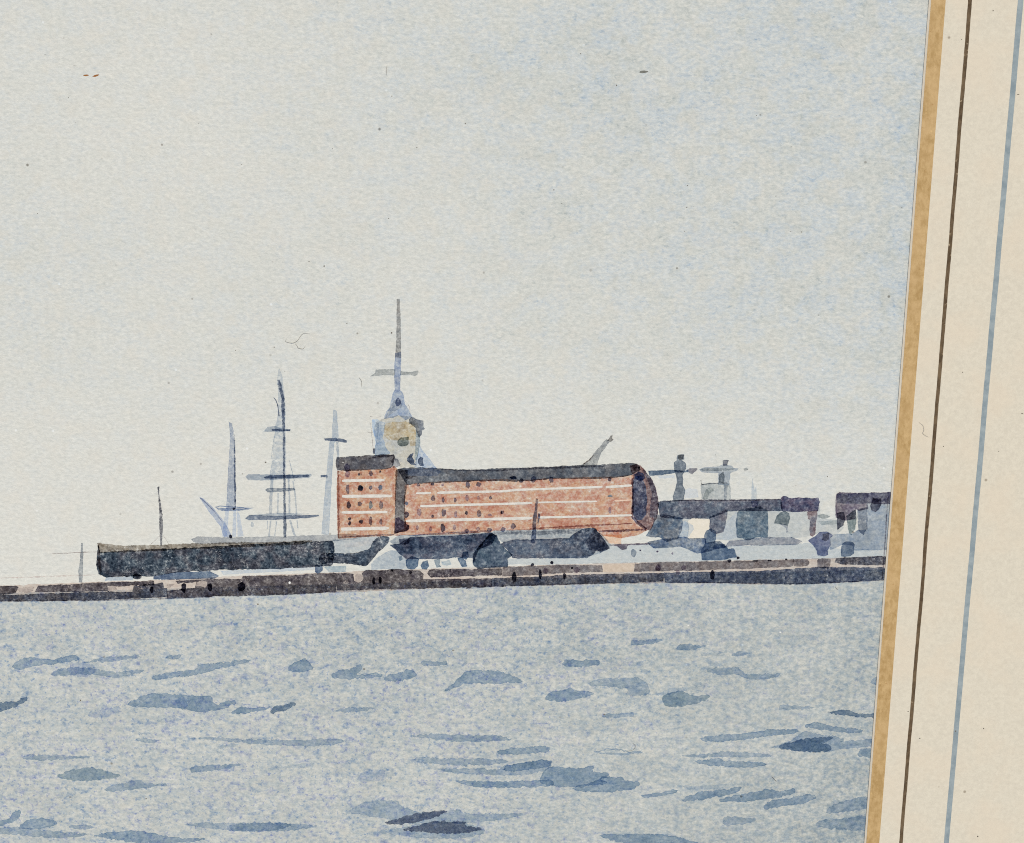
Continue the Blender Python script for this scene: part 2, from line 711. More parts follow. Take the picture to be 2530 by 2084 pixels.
def blot_density(x, y):
    d = 1.05 - 0.6 * sstep(1200, 2000, x)
    d *= 1.0 - 0.35 * sstep(1700, 1950, y) * sstep(1100, 1500, x)
    return d


gx = list(range(-760, 2401, 40))
grid_sheet('sky_wash', gx, [-700 + 40 * i for i in range(0, 54)], DZ, {'wash': sky_density}, mat_skywash(), painting)
grid_sheet('sea_wash', gx, [40 * i for i in range(0, 34)], 2 * DZ, {'wash': sea_density, 'blot': blot_density}, mat_seawash(), painting, top=lambda x: 1466 - 0.027 * x)
_levels.append((-3000, -3000, 5000, 5000, 2))

# ------------------------------------------------------------------ far ghost washes behind the buildings
G_WARM = glaze((198, 198, 190), name='pale_grey_wash', gran=.25, rim=.3)
G_PROM = glaze((188, 195, 196), name='pale_blue_wash', gran=.25, rim=.25)
prom = paint('promenade', ZE((60, 1455), (160, 1410), (600, 1400), (1000, 1370), (1130, 1330), (1240, 1270), (1640, 1250)) + ZF((600, 1230), (1000, 1240), (1827, 1215)) + ZG((500, 1080), (1000, 1170), (1660, 1160), (1650, 1255), (920, 1285)) + ZF((1000, 1395), (300, 1415)) + ZE((1300, 1440), (740, 1458)), G_PROM, painting, rough=1.5)

# ------------------------------------------------------------------ quay
QB = (196, 184, 172)
quay = paint('quay', PXL((-700, 1470), (0, 1449), (199, 1441), (356, 1437), (598, 1424), (857, 1415), (944, 1409), (1056, 1407), (1255, 1401), (1395, 1396), (1568, 1391.5), (1779, 1387), (1960, 1383), (2064, 1380), (2200, 1375),
                         (2200, 1433), (2078, 1439), (1888, 1444), (1779, 1441), (1560, 1441), (1432, 1444), (1220, 1449), (1027, 1455), (900, 1461), (380, 1477), (237, 1483), (0, 1486), (-700, 1512)),
             glaze(QB, name='pale_brown_wash', gran=.3, rim=.3), painting, smooth=0, rough=1.4, d=3)
QD = dict(gran=.42, rim=.45, scuff=.75, flow=.4)
q1 = glaze((82, 77, 82), QB, (94, 88, 88), name='dark_brown_grey', **QD)
q2 = glaze((78, 80, 90), QB, (90, 87, 90), name='dark_slate', **QD)
q3 = glaze((112, 107, 108), QB, (124, 115, 112), name='mid_brown_grey', gran=.35, rim=.4, scuff=.4, flow=.3)
q4 = glaze((78, 84, 100), QB, (94, 98, 108), name='dark_blue_grey', **QD)
for pts, m in [
    ([(-700, 1471), (-300, 1462)] + ZC((0, 1050), (150, 1045), (190, 1060), (160, 1120), (0, 1140)) + [(-300, 1484), (-700, 1497)], q1),
    (ZC((355, 1112), (400, 1045), (700, 1030), (1100, 1012), (1600, 995), (1610, 1040), (1350, 1042), (1240, 1055), (1120, 1050), (1130, 1100), (800, 1110), (560, 1110)), q1),
    ([(-700, 1494)] + ZC((0, 1142), (150, 1140), (500, 1125), (1100, 1106), (1380, 1110), (1390, 1050), (1700, 1010), (1710, 1065), (1740, 1070), (1745, 1160), (1600, 1170), (1000, 1194), (0, 1206)) + [(-700, 1510)], q2),
    (ZH((850, 520), (860, 475), (720, 490), (705, 470), (960, 455), (1190, 455), (1205, 432), (1600, 426), (1740, 415), (1900, 412), (1900, 552), (1500, 575), (1000, 585), (640, 600), (640, 545)), q1),
    (ZD((55, 1529), (180, 1522), (260, 1540), (265, 1620), (340, 1640), (380, 1590), (355, 1530), (400, 1492), (600, 1492), (700, 1480), (900, 1482), (1050, 1500), (1090, 1540), (1085, 1598), (1250, 1598), (1700, 1592), (1900, 1590), (1900, 1690), (1000, 1710), (55, 1733)), q1),
    (ZD((1135, 1530), (1160, 1485), (1500, 1476), (1700, 1480), (2025, 1470), (2025, 1550), (1450, 1568), (1180, 1580)), q1),
    (ZE((90, 1492), (150, 1487), (740, 1466), (1130, 1470), (1140, 1538), (740, 1548), (450, 1570), (90, 1585)), q3),
    (ZE((-25, 1606), (450, 1588), (740, 1572), (1200, 1560), (1778, 1552), (1778, 1640), (1200, 1660), (900, 1666), (-25, 1691)), q2),
    (ZF((40, 1428), (300, 1420), (1000, 1406), (1827, 1386), (1827, 1462), (1500, 1480), (900, 1500), (400, 1515), (30, 1518)), q3),
    (ZF((372, 1532), (900, 1522), (1400, 1512), (1850, 1490), (1850, 1664), (1400, 1655), (1000, 1647), (372, 1650)), q4),
    (ZG((330, 1301), (540, 1300), (560, 1340), (530, 1392), (335, 1400)), q3),
    (ZG((665, 1320), (690, 1290), (850, 1300), (852, 1360), (825, 1425), (670, 1415)), q3),
    (ZG((905, 1345), (930, 1292), (1200, 1272), (1660, 1260), (1660, 1385), (1000, 1375)), q2),
    (ZG((362, 1428), (400, 1425), (700, 1410), (1150, 1410), (1660, 1420), (1650, 1588), (1000, 1620), (500, 1644), (362, 1644)), q4),
]:
    paint('quay_stroke', pts, m, quay, rough=1.3)
BLACK = glaze((34, 32, 38), (150, 140, 130), name='near_black_touch', gran=.3, rim=.2)
for pts in [ZC((-900, 1290), (0, 1207), (500, 1202), (1000, 1192)), ZE((-300, 1712), (0, 1692), (400, 1680), (920, 1664)), ZF((700, 1642), (1050, 1648), (1400, 1655)), ZG((200, 1645), (500, 1644), (900, 1625), (1250, 1608)), ZH((0, 618), (500, 606), (1000, 588))]:
    paint('waterline_stroke', ribbon(pts, 4.0), glaze((74, 72, 80), (120, 116, 118), name='dark_edge_line', rag=.5, gran=.5), quay, smooth=0, rough=1.0)
for z, s, lst in ((ZH, 3, [(525, 535, 16, 30), (765, 517, 20, 40), (960, 517, 20, 33), (1195, 512, 30, 36)]),
                  (ZD, 5, [(500, 1620, 22, 44), (575, 1605, 22, 42), (718, 1495, 16, 15), (935, 1518, 20, 20)]),
                  (ZE, 4, [(215, 1590, 24, 60), (487, 1568, 20, 62), (738, 1582, 20, 36), (405, 1466, 18, 20), (608, 1440, 20, 18), (820, 1497, 13, 12)]),
                  (ZF, 4.5, [(915, 1557, 26, 62), (1105, 1400, 24, 20), (1205, 1365, 18, 16), (1395, 1400, 36, 11), (1560, 1395, 25, 12), (1745, 1382, 16, 12)])):
    for x, y, rx, ry in lst:
        blob('figure_touch', z, x, y, rx, ry, BLACK, quay, s)
DUSK = glaze((96, 86, 92), (130, 122, 120), name='dark_touch', rim=.5)
for z, s, lst in ((ZE, 4, [(545, 1525, 27, 32), (870, 1522, 32, 30), (1720, 1490, 32, 36)]), (ZF, 4.5, [(300, 1480, 34, 36), (590, 1475, 28, 34), (525, 1530, 22, 36)])):
    for x, y, rx, ry in lst:
        blob('bollard_touch', z, x, y, rx, ry, DUSK, quay, s)
PALE = mat_gouache('pale_body_colour', (150, 138, 132), (192, 180, 168))
WHITE = mat_gouache('white_body_colour', (206, 201, 191), (228, 223, 213))
paint('pale_patch', ZE((60, 1190), (350, 1172), (760, 1178), (752, 1200), (440, 1198), (100, 1216)), WHITE, painting, rough=1.4)
paint('pale_patch', ZD((150, 1180), (260, 1160), (400, 1135), (510, 1135), (480, 1190), (300, 1212), (155, 1216)), WHITE, painting, rough=1.6)
for z, q in ((ZC, [(1120, 1050), (1210, 1042), (1225, 1090), (1130, 1100)]), (ZH, [(862, 470), (940, 468), (935, 515), (850, 512)]), (ZH, [(630, 490), (700, 488), (690, 500), (640, 525)]),
             (ZC, [(190, 1065), (360, 1050), (350, 1110), (200, 1118)]), (ZD, [(270, 1545), (350, 1530), (375, 1590), (330, 1635), (275, 1625)])):
    paint('pale_gap', z(*q), PALE, quay, smooth=1, rough=2.2, step=2)
paint('pale_panel', ZE((1140, 1462), (1475, 1450), (1462, 1540), (1140, 1546)), mat_gouache('pale_tan', (194, 176, 156), (212, 196, 178)), quay, smooth=0, rough=.8)

# ------------------------------------------------------------------ long dark shed, at the quay's far end
SH = dict(gran=.5, gscale=1000, rim=.5, scuff=.8, flow=.5)
shed_m = glaze((64, 75, 86), target2=(78, 80, 88), name='shed_slate', **SH)
shed = paint('long_shed', ZH((130, 205), (140, 258), (300, 250), (600, 236), (1000, 216), (1300, 196), (1600, 182), (1868, 176), (1882, 205), (1880, 290), (1868, 352), (1740, 362), (1400, 376), (1030, 386), (700, 402), (560, 430), (400, 432), (180, 440), (130, 420), (118, 330), (125, 255)), shed_m, painting, smooth=0, rough=1.8)
paint('roof_edge', ZH((120, 188), (145, 190), (300, 206), (600, 200), (840, 190), (1100, 184), (1500, 178), (1720, 166), (1720, 184), (1600, 200), (1000, 226), (600, 242), (300, 256), (140, 264)), glaze((150, 142, 128), target2=(128, 122, 112), name='tan_grey', rag=.55, gran=.5, rim=.2), shed, rough=1.5)
paint('end_post', ZC((1015, 610), (1045, 605), (1048, 700), (1060, 900), (1050, 950), (1030, 880), (1012, 820)), glaze((146, 136, 128), name='brown_grey', rag=.5, gran=.5), shed, rough=1.5)
blue_m = glaze((106, 122, 140), target2=(96, 110, 130), name='shed_blue', gran=.3, rim=.5, scuff=.3)
pale_b = glaze((170, 182, 194), name='pale_blue_grey', gran=.3, rim=.45)
paint('shed_base', ZH((175, 470), (185, 442), (395, 432), (390, 462)), pale_b, shed, rough=.8)
paint('shed_base', ZH((540, 432), (700, 402), (960, 396), (1030, 432), (1000, 452), (620, 462), (540, 458)), blue_m, shed, rough=1)
paint('shed_base', ZH((1035, 392), (1740, 364), (1735, 388), (1200, 415), (1060, 425)), glaze((186, 196, 204), name='pale_blue_wash', gran=.3), shed, rough=.8)
blob('boat_touch', ZH, 420, 436, 38, 26, shed_m, shed, 3)
link_roof = paint('shed_wing', ZD((520, 1125), (600, 1085), (680, 1100), (672, 1160), (600, 1230), (500, 1330), (410, 1440), (350, 1430), (0, 1392)) + ZH((1770, 345), (1780, 270), (1900, 264)) + ZD((150, 1300), (300, 1290), (450, 1240)), glaze((70, 82, 96), target2=(80, 86, 96), name='wing_slate', **SH), shed, smooth=1, rough=1.4)
paint('shed_base', ZH((1738, 350), (1800, 348), (1800, 390), (1762, 422), (1742, 402)), blue_m, shed)
paint('shed_base', ZH((1800, 362), (1975, 356), (1970, 402), (1850, 407)), glaze((162, 178, 186), name='pale_green_grey', gran=.35, rim=.5), shed)
far_roof = paint('far_roof', ZB((90, 1310), (140, 1290), (400, 1296), (700, 1290), (1157, 1274), (1230, 1270), (1400, 1290), (1157, 1322), (760, 1336), (400, 1342), (130, 1346)), glaze((164, 166, 168), name='grey_wash', gran=.35, rim=.5, flow=.5), painting, rough=1.3)

# ------------------------------------------------------------------ posts beside the shed
pole_m = glaze((148, 153, 157), name='grey_stroke', gran=.4, rim=.5)
post = paint('signal_post', ZC((846, 598), (862, 600), (868, 700), (866, 850), (858, 1012), (820, 1012), (815, 900), (835, 750), (838, 680)), pole_m, painting, rough=.7)
fl = paint('flagpole', ZC((1635, 15), (1660, 10), (1670, 110), (1692, 260), (1704, 420), (1692, 630), (1664, 634), (1655, 430), (1655, 250), (1640, 100)), glaze((112, 113, 116), name='charcoal_stroke', rag=.5, gran=.6, rim=.1, dry=.25), painting, rough=.8)
pencil = glaze((160, 152, 146), name='pencil_line', rag=.75, gran=.6, rim=0)
for a in (ZC((1665, 520), (1620, 570), (1570, 612)), ZC((1700, 520), (1730, 565), (1757, 610))):
    paint('stay', ribbon(a, 2.4), pencil, fl, smooth=0, rough=.5, d=1)
paint('pencil_mark', ribbon(ZC((515, 712), (700, 704), (820, 698), (1010, 690)), [2, 4, 4, 3]), pencil, painting, smooth=0, rough=1, d=1.5)
paint('pencil_mark', ribbon(ZC((0, 965), (300, 955), (700, 940), (1000, 932)), [3, 4, 5, 3]), glaze((196, 186, 178), name='faint_pencil', rag=.7, gran=.6, rim=0), painting, smooth=0, rough=1.5, d=1.5)

# ------------------------------------------------------------------ the three-masted ship
mast_b = glaze((152, 163, 182), name='pale_blue_stroke', gran=.4, rim=.6, flow=.4, dry=.12)
mast_g = glaze((182, 187, 189), name='pale_grey_stroke', gran=.35, rim=.4, rag=.3)
mast_d = glaze((110, 118, 130), name='grey_dry_stroke', gran=.6, rim=.1, rag=.35, dry=.15)
rig_m = glaze((166, 175, 183), name='thin_rigging', gran=.4, rim=.2, rag=.4)
yard_p = glaze((156, 167, 178), name='pale_yard', gran=.3, rim=.5)
yard_d = glaze((112, 122, 136), name='dark_yard', gran=.35, rim=.5)
m1 = paint('fore_mast', ZB((360, 466), (385, 485), (397, 540), (405, 650), (410, 800), (412, 950), (413, 1092), (342, 1092), (350, 950), (358, 800), (368, 650), (370, 560)), mast_b, painting, rough=.8)
paint('mast_edge', ribbon(ZB((402, 560), (405, 700), (405, 850), (408, 1000), (408, 1090)), [3, 5, 6, 5, 4]), mast_d, m1, smooth=0)
for q in ([(342, 1090), (366, 1090), (350, 1292), (310, 1292)], [(396, 1090), (416, 1090), (416, 1292), (386, 1292)], [(420, 1095), (440, 1140), (470, 1290), (425, 1292)]):
    paint('shroud', ZB(*q), glaze((188, 196, 206), name='pale_shroud', gran=.4, rim=.4, rag=.2), m1)
paint('yard', ZB((262, 1078), (300, 1068), (400, 1075), (545, 1085), (500, 1100), (400, 1110), (290, 1106)), glaze((118, 136, 170), target2=(150, 162, 182), name='blue_yard', gran=.3, rim=.4), m1)
blob('block', ZB, 399, 1092, 12, 10, BLACK, m1, 3)
blob('block', ZB, 375, 1290, 13, 15, BLACK, m1, 3)
paint('bowsprit', ZB((155, 1012), (175, 1020), (250, 1090), (330, 1190), (345, 1215), (380, 1290), (330, 1292), (305, 1215), (230, 1120), (190, 1060)), glaze((164, 176, 198), name='blue_stroke', gran=.3, rim=.55), m1, rough=.7)
paint('bowsprit_line', ribbon(ZB((158, 1016), (200, 1050), (250, 1100), (320, 1190)), [4, 3, 2.5, 2]), glaze((140, 140, 156), name='thin_dark', rag=.4), m1, smooth=0, d=1)
m2 = paint('main_mast', ZB((722, 88), (740, 140), (752, 240), (762, 330), (764, 500), (768, 545), (770, 850), (660, 850), (668, 780), (690, 600), (700, 500), (714, 440), (718, 300), (712, 180)), glaze((184, 190, 193), name='pale_mast', gran=.6, rim=.6, rag=.3, dry=.3), painting, rough=.9)
paint('mast_edge', ribbon(ZB((718, 170), (728, 220), (748, 300), (752, 420), (757, 560), (757, 700), (757, 860)), [6, 11, 10, 9, 7, 7, 6]), mast_d, m2, smooth=0, rough=.8)
paint('mast_edge', ribbon(ZB((682, 295), (700, 320), (714, 360), (722, 430)), [2, 3, 3, 4]), mast_d, m2, smooth=0)
paint('mast_edge', ribbon(ZB((760, 860), (760, 1000), (763, 1140), (764, 1300)), [7, 7, 8, 9]), glaze((116, 124, 134), name='grey_dry_stroke', gran=.5, rag=.3, rim=.3), m2, smooth=0)
for pts, w in (((672, 860), (664, 1000), (660, 1130)), 9), (((790, 870), (795, 1000), (796, 1130)), 6), (((820, 890), (838, 1000), (846, 1130)), 5), (((640, 1175), (637, 1240)), 3.5), (((662, 1175), (650, 1292)), 4.5), (((705, 1175), (690, 1292)), 4), (((800, 1172), (835, 1290)), 6), (((850, 1172), (855, 1232)), 3.5), (((795, 745), (832, 895)), 3), (((715, 980), (712, 1130)), 4), (((690, 560), (664, 740)), 3):
    pts = list(pts)
    paint('shroud', ribbon(ZB(*[(x, y) for x, y in (pts if len(pts) > 2 else [pts[0], ((pts[0][0] + pts[1][0]) / 2, (pts[0][1] + pts[1][1]) / 2), pts[1]])]), w), rig_m, m2, smooth=0, rough=.7, d=1.3)
for q, m in (([(606, 542), (640, 505), (700, 500), (740, 515), (806, 522), (800, 540), (700, 542)], yard_p), ([(668, 520), (800, 524), (800, 538), (670, 536)], yard_d),
             ([(482, 862), (500, 845), (760, 848), (945, 842), (962, 850), (935, 872), (760, 882), (620, 892), (500, 888)], yard_p), ([(612, 864), (660, 852), (760, 850), (930, 847), (942, 856), (930, 866), (760, 876), (620, 878)], yard_d),
             ([(620, 958), (640, 942), (740, 945), (830, 943), (838, 958), (780, 968), (640, 976)], glaze((130, 140, 152), name='grey_yard', gran=.4, rim=.5)),
             ([(478, 1160), (510, 1135), (700, 1142), (1005, 1133), (1012, 1146), (930, 1160), (700, 1172), (500, 1174)], yard_d), ([(500, 1138), (700, 1120), (940, 1128), (700, 1150)], yard_p)):
    paint('yard', ZB(*q), m, m2, rough=.8, d=2)
blob('shroud', ZB, 530, 1208, 14, 22, rig_m, m2, 3)
m3 = paint('mizzen_mast', ZB((1112, 386), (1130, 395), (1138, 480), (1142, 600), (1112, 620), (1095, 880), (1075, 1272), (1028, 1272), (1050, 1000), (1070, 780), (1085, 620), (1106, 580), (1108, 470)), glaze((172, 183, 193), name='pale_mizzen', gran=.35, rim=.5, rag=.1), painting, rough=.8)
paint('shroud', ZB((1126, 610), (1150, 612), (1158, 800), (1140, 800), (1130, 700)), rig_m, m3)
paint('yard', ZA((0, 1332), (100, 1325), (160, 1336), (206, 1350), (195, 1370), (90, 1358), (10, 1353)), yard_d, m3, d=2)
paint('yard', ZB((1018, 850), (1066, 849), (1070, 868), (1018, 869)), yard_d, m3, d=2, rough=.5)

# ------------------------------------------------------------------ church tower
tower = paint('spire_tower', ZA((455, 1190), (530, 1160), (640, 1140), (750, 1150), (800, 1200), (822, 1300), (816, 1400), (800, 1500), (790, 1580), (660, 1580), (600, 1500), (590, 1472), (445, 1478), (445, 1420), (455, 1350), (432, 1260)), glaze((194, 190, 176), target2=(182, 183, 178), name='tower_stone', gran=.45, rim=.35, rag=.2), painting, rough=1.3)
BL = dict(gran=.4, rim=.5, flow=.5)
paint('gilded_wall', ZA((520, 1205), (600, 1190), (700, 1190), (780, 1215), (792, 1290), (788, 1400), (738, 1395), (735, 1345), (640, 1350), (560, 1345), (518, 1310)), glaze((186, 172, 142), (194, 190, 176), (182, 166, 136), name='ochre_wash', gran=.6, rim=0, rag=.5), tower)
paint('blue_corner', ZA((418, 1172), (455, 1172), (490, 1188), (525, 1200), (515, 1260), (500, 1330), (535, 1420), (572, 1462), (440, 1478), (445, 1400), (450, 1350), (425, 1270)), glaze((160, 178, 202), (212, 206, 194), name='blue_wash', rag=.2, **BL), tower)
paint('blue_corner', ZA((450, 1195), (480, 1190), (470, 1300), (455, 1340), (448, 1260)), glaze((140, 158, 186), (180, 190, 200), name='blue_wash', rag=.4, gran=.4), tower)
paint('dark_corner', ZA((735, 1165), (760, 1152), (790, 1170), (850, 1183), (848, 1230), (864, 1250), (840, 1262), (835, 1300), (818, 1318), (800, 1290), (790, 1245), (760, 1215), (738, 1200)), glaze((122, 128, 140), name='tower_slate', **BL), tower, rough=1.2)
paint('side_strip', ZA((790, 1240), (822, 1310), (828, 1400), (816, 1440), (802, 1520), (778, 1515), (785, 1340)), glaze((160, 170, 172), (212, 206, 194), name='green_grey', **BL), tower)
paint('buttress', ZA((826, 1400), (850, 1450), (890, 1490), (920, 1530), (945, 1570), (970, 1592), (860, 1588), (780, 1575), (800, 1500)), glaze((150, 172, 206), target2=(170, 184, 202), name='clear_blue', gran=.4, rim=.4), tower, rough=1.2)
spire = paint('spire_roof', ZA((604, 925), (658, 925), (682, 970), (692, 1040), (722, 1080), (755, 1152), (700, 1168), (640, 1128), (590, 1150), (522, 1162), (540, 1110), (572, 1060), (588, 990)), glaze((150, 166, 192), target2=(168, 180, 196), name='spire_blue', gran=.45, rim=.55), tower, rough=1.2)
paint('spire_roof_tint', ZA((604, 1010), (660, 1000), (668, 1060), (640, 1075), (600, 1100), (530, 1158), (560, 1090)), glaze((130, 148, 182), (160, 174, 196), name='spire_blue_dark', gran=.5, rim=.5), tower)
paint('spire', ZA((624, 135), (650, 135), (658, 250), (662, 420), (664, 600), (660, 640), (608, 640), (616, 590), (622, 480), (624, 300)), glaze((150, 151, 147), target2=(162, 160, 154), name='grey_spire', gran=.45, rim=.5, rag=.2), tower, rough=.8)
paint('spire', ZA((612, 600), (664, 590), (664, 740), (656, 860), (658, 930), (604, 930), (606, 700)), glaze((150, 164, 190), target2=(136, 150, 180), name='blue_spire', gran=.4, rim=.5), tower, rough=.8)
cy_m = glaze((164, 167, 163), name='grey_crossbar', gran=.35, rim=.5)
paint('weather_arm', ZA((394, 802), (440, 770), (443, 741), (520, 738), (612, 740), (612, 792), (520, 790), (440, 800)), cy_m, tower, rough=1)
paint('weather_arm', ZA((654, 750), (740, 765), (780, 750), (813, 750), (811, 780), (780, 800), (740, 788), (654, 792)), cy_m, tower, rough=1)
win_t = glaze((98, 110, 136), (165, 176, 190), name='blue_black', gran=.35, rim=.6)
blob('tower_window', ZA, 638, 1020, 28, 40, win_t, tower, 3.5)
paint('tower_window', ZA((628, 1362), (650, 1325), (730, 1318), (728, 1380), (712, 1400), (660, 1400), (632, 1388)), glaze((112, 116, 106), (196, 190, 172), name='olive_grey', gran=.3, rim=.7), tower, rough=1)
paint('tower_window', ZA((713, 1500), (740, 1470), (772, 1455), (758, 1490), (776, 1520), (776, 1545), (798, 1562), (750, 1560), (718, 1532)), glaze((84, 96, 118), (205, 205, 200), name='blue_black', gran=.3, rim=.6), tower)
paint('tower_window', ZA((806, 1510), (830, 1488), (854, 1500), (846, 1530), (862, 1567), (825, 1567), (808, 1540)), glaze((84, 96, 118), (180, 190, 205), name='blue_black', gran=.3, rim=.6), tower)
blob('tower_window', ZA, 432, 1442, 12, 27, glaze((110, 116, 126), name='grey_touch'), tower, 3.5)
for a in (ZA((398, 1145), (450, 1150), (492, 1148)), ZA((372, 1278), (400, 1280), (424, 1279)), ZA((400, 1200), (412, 1300), (424, 1440)), ZA((700, 1010), (735, 1060), (740, 1120))):
    paint('pencil_mark', ribbon(a, 2.6), pencil, tower, smooth=0, rough=1, d=1.2)

# ------------------------------------------------------------------ brick warehouse: corner block and long wing
B1 = dict(gran=.46, gscale=1700, flow=.4)
brick_m = glaze((198, 162, 134), target2=(184, 137, 116), name='brick_wash', rim=.25, **B1)
block = paint('corner_block', ZD((72, 310), (210, 300), (450, 296), (600, 295), (700, 275), (740, 258), (776, 290), (762, 480), (752, 700), (748, 900), (745, 1076), (560, 1082), (300, 1096), (75, 1112), (68, 800), (62, 500)), brick_m, painting, smooth=0, rough=1.0, label='brick block of four window rows with white bands')
paint('side_edge', ZD((60, 300), (95, 300), (92, 600), (98, 900), (85, 1112), (66, 1112), (60, 700)), glaze((150, 98, 78), BRICK, name='brown_edge', rag=.4, gran=.4, rim=.2), block)
paint('base_edge', ribbon(ZD((90, 1098), (300, 1088), (560, 1072), (750, 1070)), [3, 4, 5, 4]), glaze((120, 86, 76), BRICK, name='brown_edge', rag=.5, gran=.4), block, smooth=0)
roof_m = glaze((92, 93, 99), target2=(102, 99, 100), name='roof_slate', gran=.32, rim=.6, scuff=.4, flow=.35)
paint('roof', ZD((60, 152), (250, 140), (520, 125), (736, 114), (746, 150), (722, 230), (700, 272), (620, 287), (450, 292), (210, 302), (70, 297), (52, 240)), roof_m, block, rough=1.3)
paint('roof_end', ZD((746, 152), (790, 168), (822, 240), (775, 268), (725, 276), (705, 262)), glaze((150, 150, 156), name='grey_roof_end', gran=.4, rim=.5), block)
paint('roof_line', ribbon(ZD((440, 160), (560, 138), (735, 124), (732, 170), (712, 215)), [2, 5, 7, 6, 4]), glaze((60, 58, 64), (110, 110, 112), name='dark_edge', rag=.3), block, smooth=0)
blob('roof_stain', ZD, 180, 270, 36, 50, glaze((72, 66, 80), (120, 112, 112), name='violet_black'), block, 4.8)


def band(z, pts, w, parent, mat=None):
    p = resample_line(z, pts)
    ws = [w * .86 * (.72 if i in (0, len(p) - 1) else 1 + .14 * mnoise.noise(Vector((x * .03, y * .03, 1)))) for i, (x, y) in enumerate(p)]
    a = p[0]
    paint('white_band', ribbon(p, ws), mat or WHITE, parent, smooth=1, rough=.45, d=1.2)


def resample_line(z, pts):
    q = z(*pts) if z else list(pts)
    out = []
    for i in range(len(q) - 1):
        a, b = q[i], q[i + 1]
        n = max(1, int(math.hypot(b[0] - a[0], b[1] - a[1]) / 9))
        for j in range(n):
            out.append((a[0] + (b[0] - a[0]) * j / n, a[1] + (b[1] - a[1]) * j / n))
    out.append(q[-1])
    return out


wd = {'d': glaze((86, 67, 64), BRICK, name='dark_window', gran=.3, rim=.6), 'm': glaze((126, 98, 90), BRICK, name='brown_window', gran=.35, rim=.8),
      'f': glaze((158, 118, 106), BRICK, name='faint_window', gran=.4, rim=.8), 'k': glaze((36, 32, 38), BRICK, name='black_window', gran=.2, rim=.2),
      'g': glaze((128, 120, 114), BRICK, name='grey_window', gran=.35, rim=.8)}
for x, y, rx, ry, c in [(465, 340, 26, 38, 'm'), (322, 350, 15, 18, 'd'), (347, 350, 10, 16, 'd'), (185, 350, 32, 36, 'f'), (188, 525, 25, 58, 'm'), (340, 510, 36, 38, 'k'), (463, 508, 22, 28, 'm'), (578, 505, 26, 36, 'g'),
                        (200, 712, 28, 42, 'd'), (332, 700, 28, 32, 'm'), (463, 710, 25, 50, 'g'), (585, 715, 26, 50, 'm'), (212, 880, 18, 22, 'd'), (212, 932, 20, 25, 'd'), (347, 913, 26, 27, 'd'), (460, 908, 25, 54, 'm'), (585, 912, 20, 36, 'm'), (575, 315, 12, 16, 'd')]:
    blob('window', ZD, x, y, rx, ry, wd[c], block, 4.8)
for (a, b, w) in (((118, 427), (628, 418), 8.6), ((118, 612), (722, 606), 9.6), ((115, 804), (662, 797), 8.6), ((108, 1003), (682, 990), 10.0)):
    band(ZD, [a, b], w, block)

wing = paint('brick_wing', ZD((875, 480), (1000, 460), (1300, 440), (1700, 425), (2025, 410)) + ZE((200, 582), (400, 578), (600, 560), (900, 556), (1300, 545), (1455, 530), (1455, 1000), (1590, 1086), (1600, 1100), (1500, 1150), (1330, 1180), (1130, 1150), (1050, 1075), (600, 1090), (0, 1104)) + ZD((1900, 1030), (1500, 1060), (1000, 1065), (760, 1075), (740, 1060), (870, 1000), (865, 700)), glaze((198, 162, 136), target2=(185, 138, 119), name='brick_wash', rim=.2, **B1), painting, smooth=0, rough=1.0, label='long brick wing with three white bands and rounded end')
paint('recess', ZD((770, 300), (800, 288), (900, 300), (885, 470), (872, 600), (865, 760), (870, 900), (880, 950), (915, 960), (915, 1000), (870, 1025), (750, 1046), (752, 950), (757, 800), (762, 500)), glaze((112, 108, 106), target2=(98, 96, 98), name='grey_recess', gran=.4, rim=.4, scuff=.3), wing, rough=1.2)
paint('recess', ZD((760, 880), (790, 860), (820, 900), (870, 920), (885, 950), (915, 960), (915, 1002), (870, 1026), (748, 1048), (755, 960)), glaze((66, 58, 70), (112, 108, 106), name='violet_black', gran=.3, rim=.5), wing)
wroof = paint('roof', ZD((790, 290), (870, 272), (1200, 276), (1350, 290), (1500, 300), (1800, 296)) + ZE((0, 462), (300, 455), (600, 440), (900, 430), (1200, 415), (1450, 403), (1515, 425), (1528, 470), (1440, 522), (1300, 547), (1100, 562), (900, 560), (600, 560), (400, 582), (200, 587), (0, 580)) + ZD((1700, 427), (1300, 442), (1000, 457), (900, 472), (872, 430)), glaze((92, 98, 106), target2=(104, 105, 108), name='roof_slate', gran=.32, rim=.6, scuff=.45, flow=.35), wing, smooth=0, rough=1.4)
paint('roof_stain', ZD((870, 285), (1200, 280), (1305, 310), (1255, 372), (950, 372), (868, 340)), glaze((68, 78, 95), (90, 96, 104), name='blue_black', gran=.35, rim=.5), wing)
paint('roof_line', ribbon(ZD((1300, 292), (1700, 303), (2020, 305)) + ZE((200, 465), (500, 455), (800, 445), (1150, 435)), [2, 4, 6, 6, 6, 5, 3]), glaze((62, 64, 72), (96, 100, 106), name='dark_edge', rag=.4, gran=.5), wing, smooth=0)
paint('roof_line', ribbon(ZD((870, 385), (920, 390), (980, 370), (1020, 372)), [6, 8, 4, 2]), glaze((58, 58, 64), (96, 100, 106), name='dark_edge', rag=.4), wing, smooth=0)
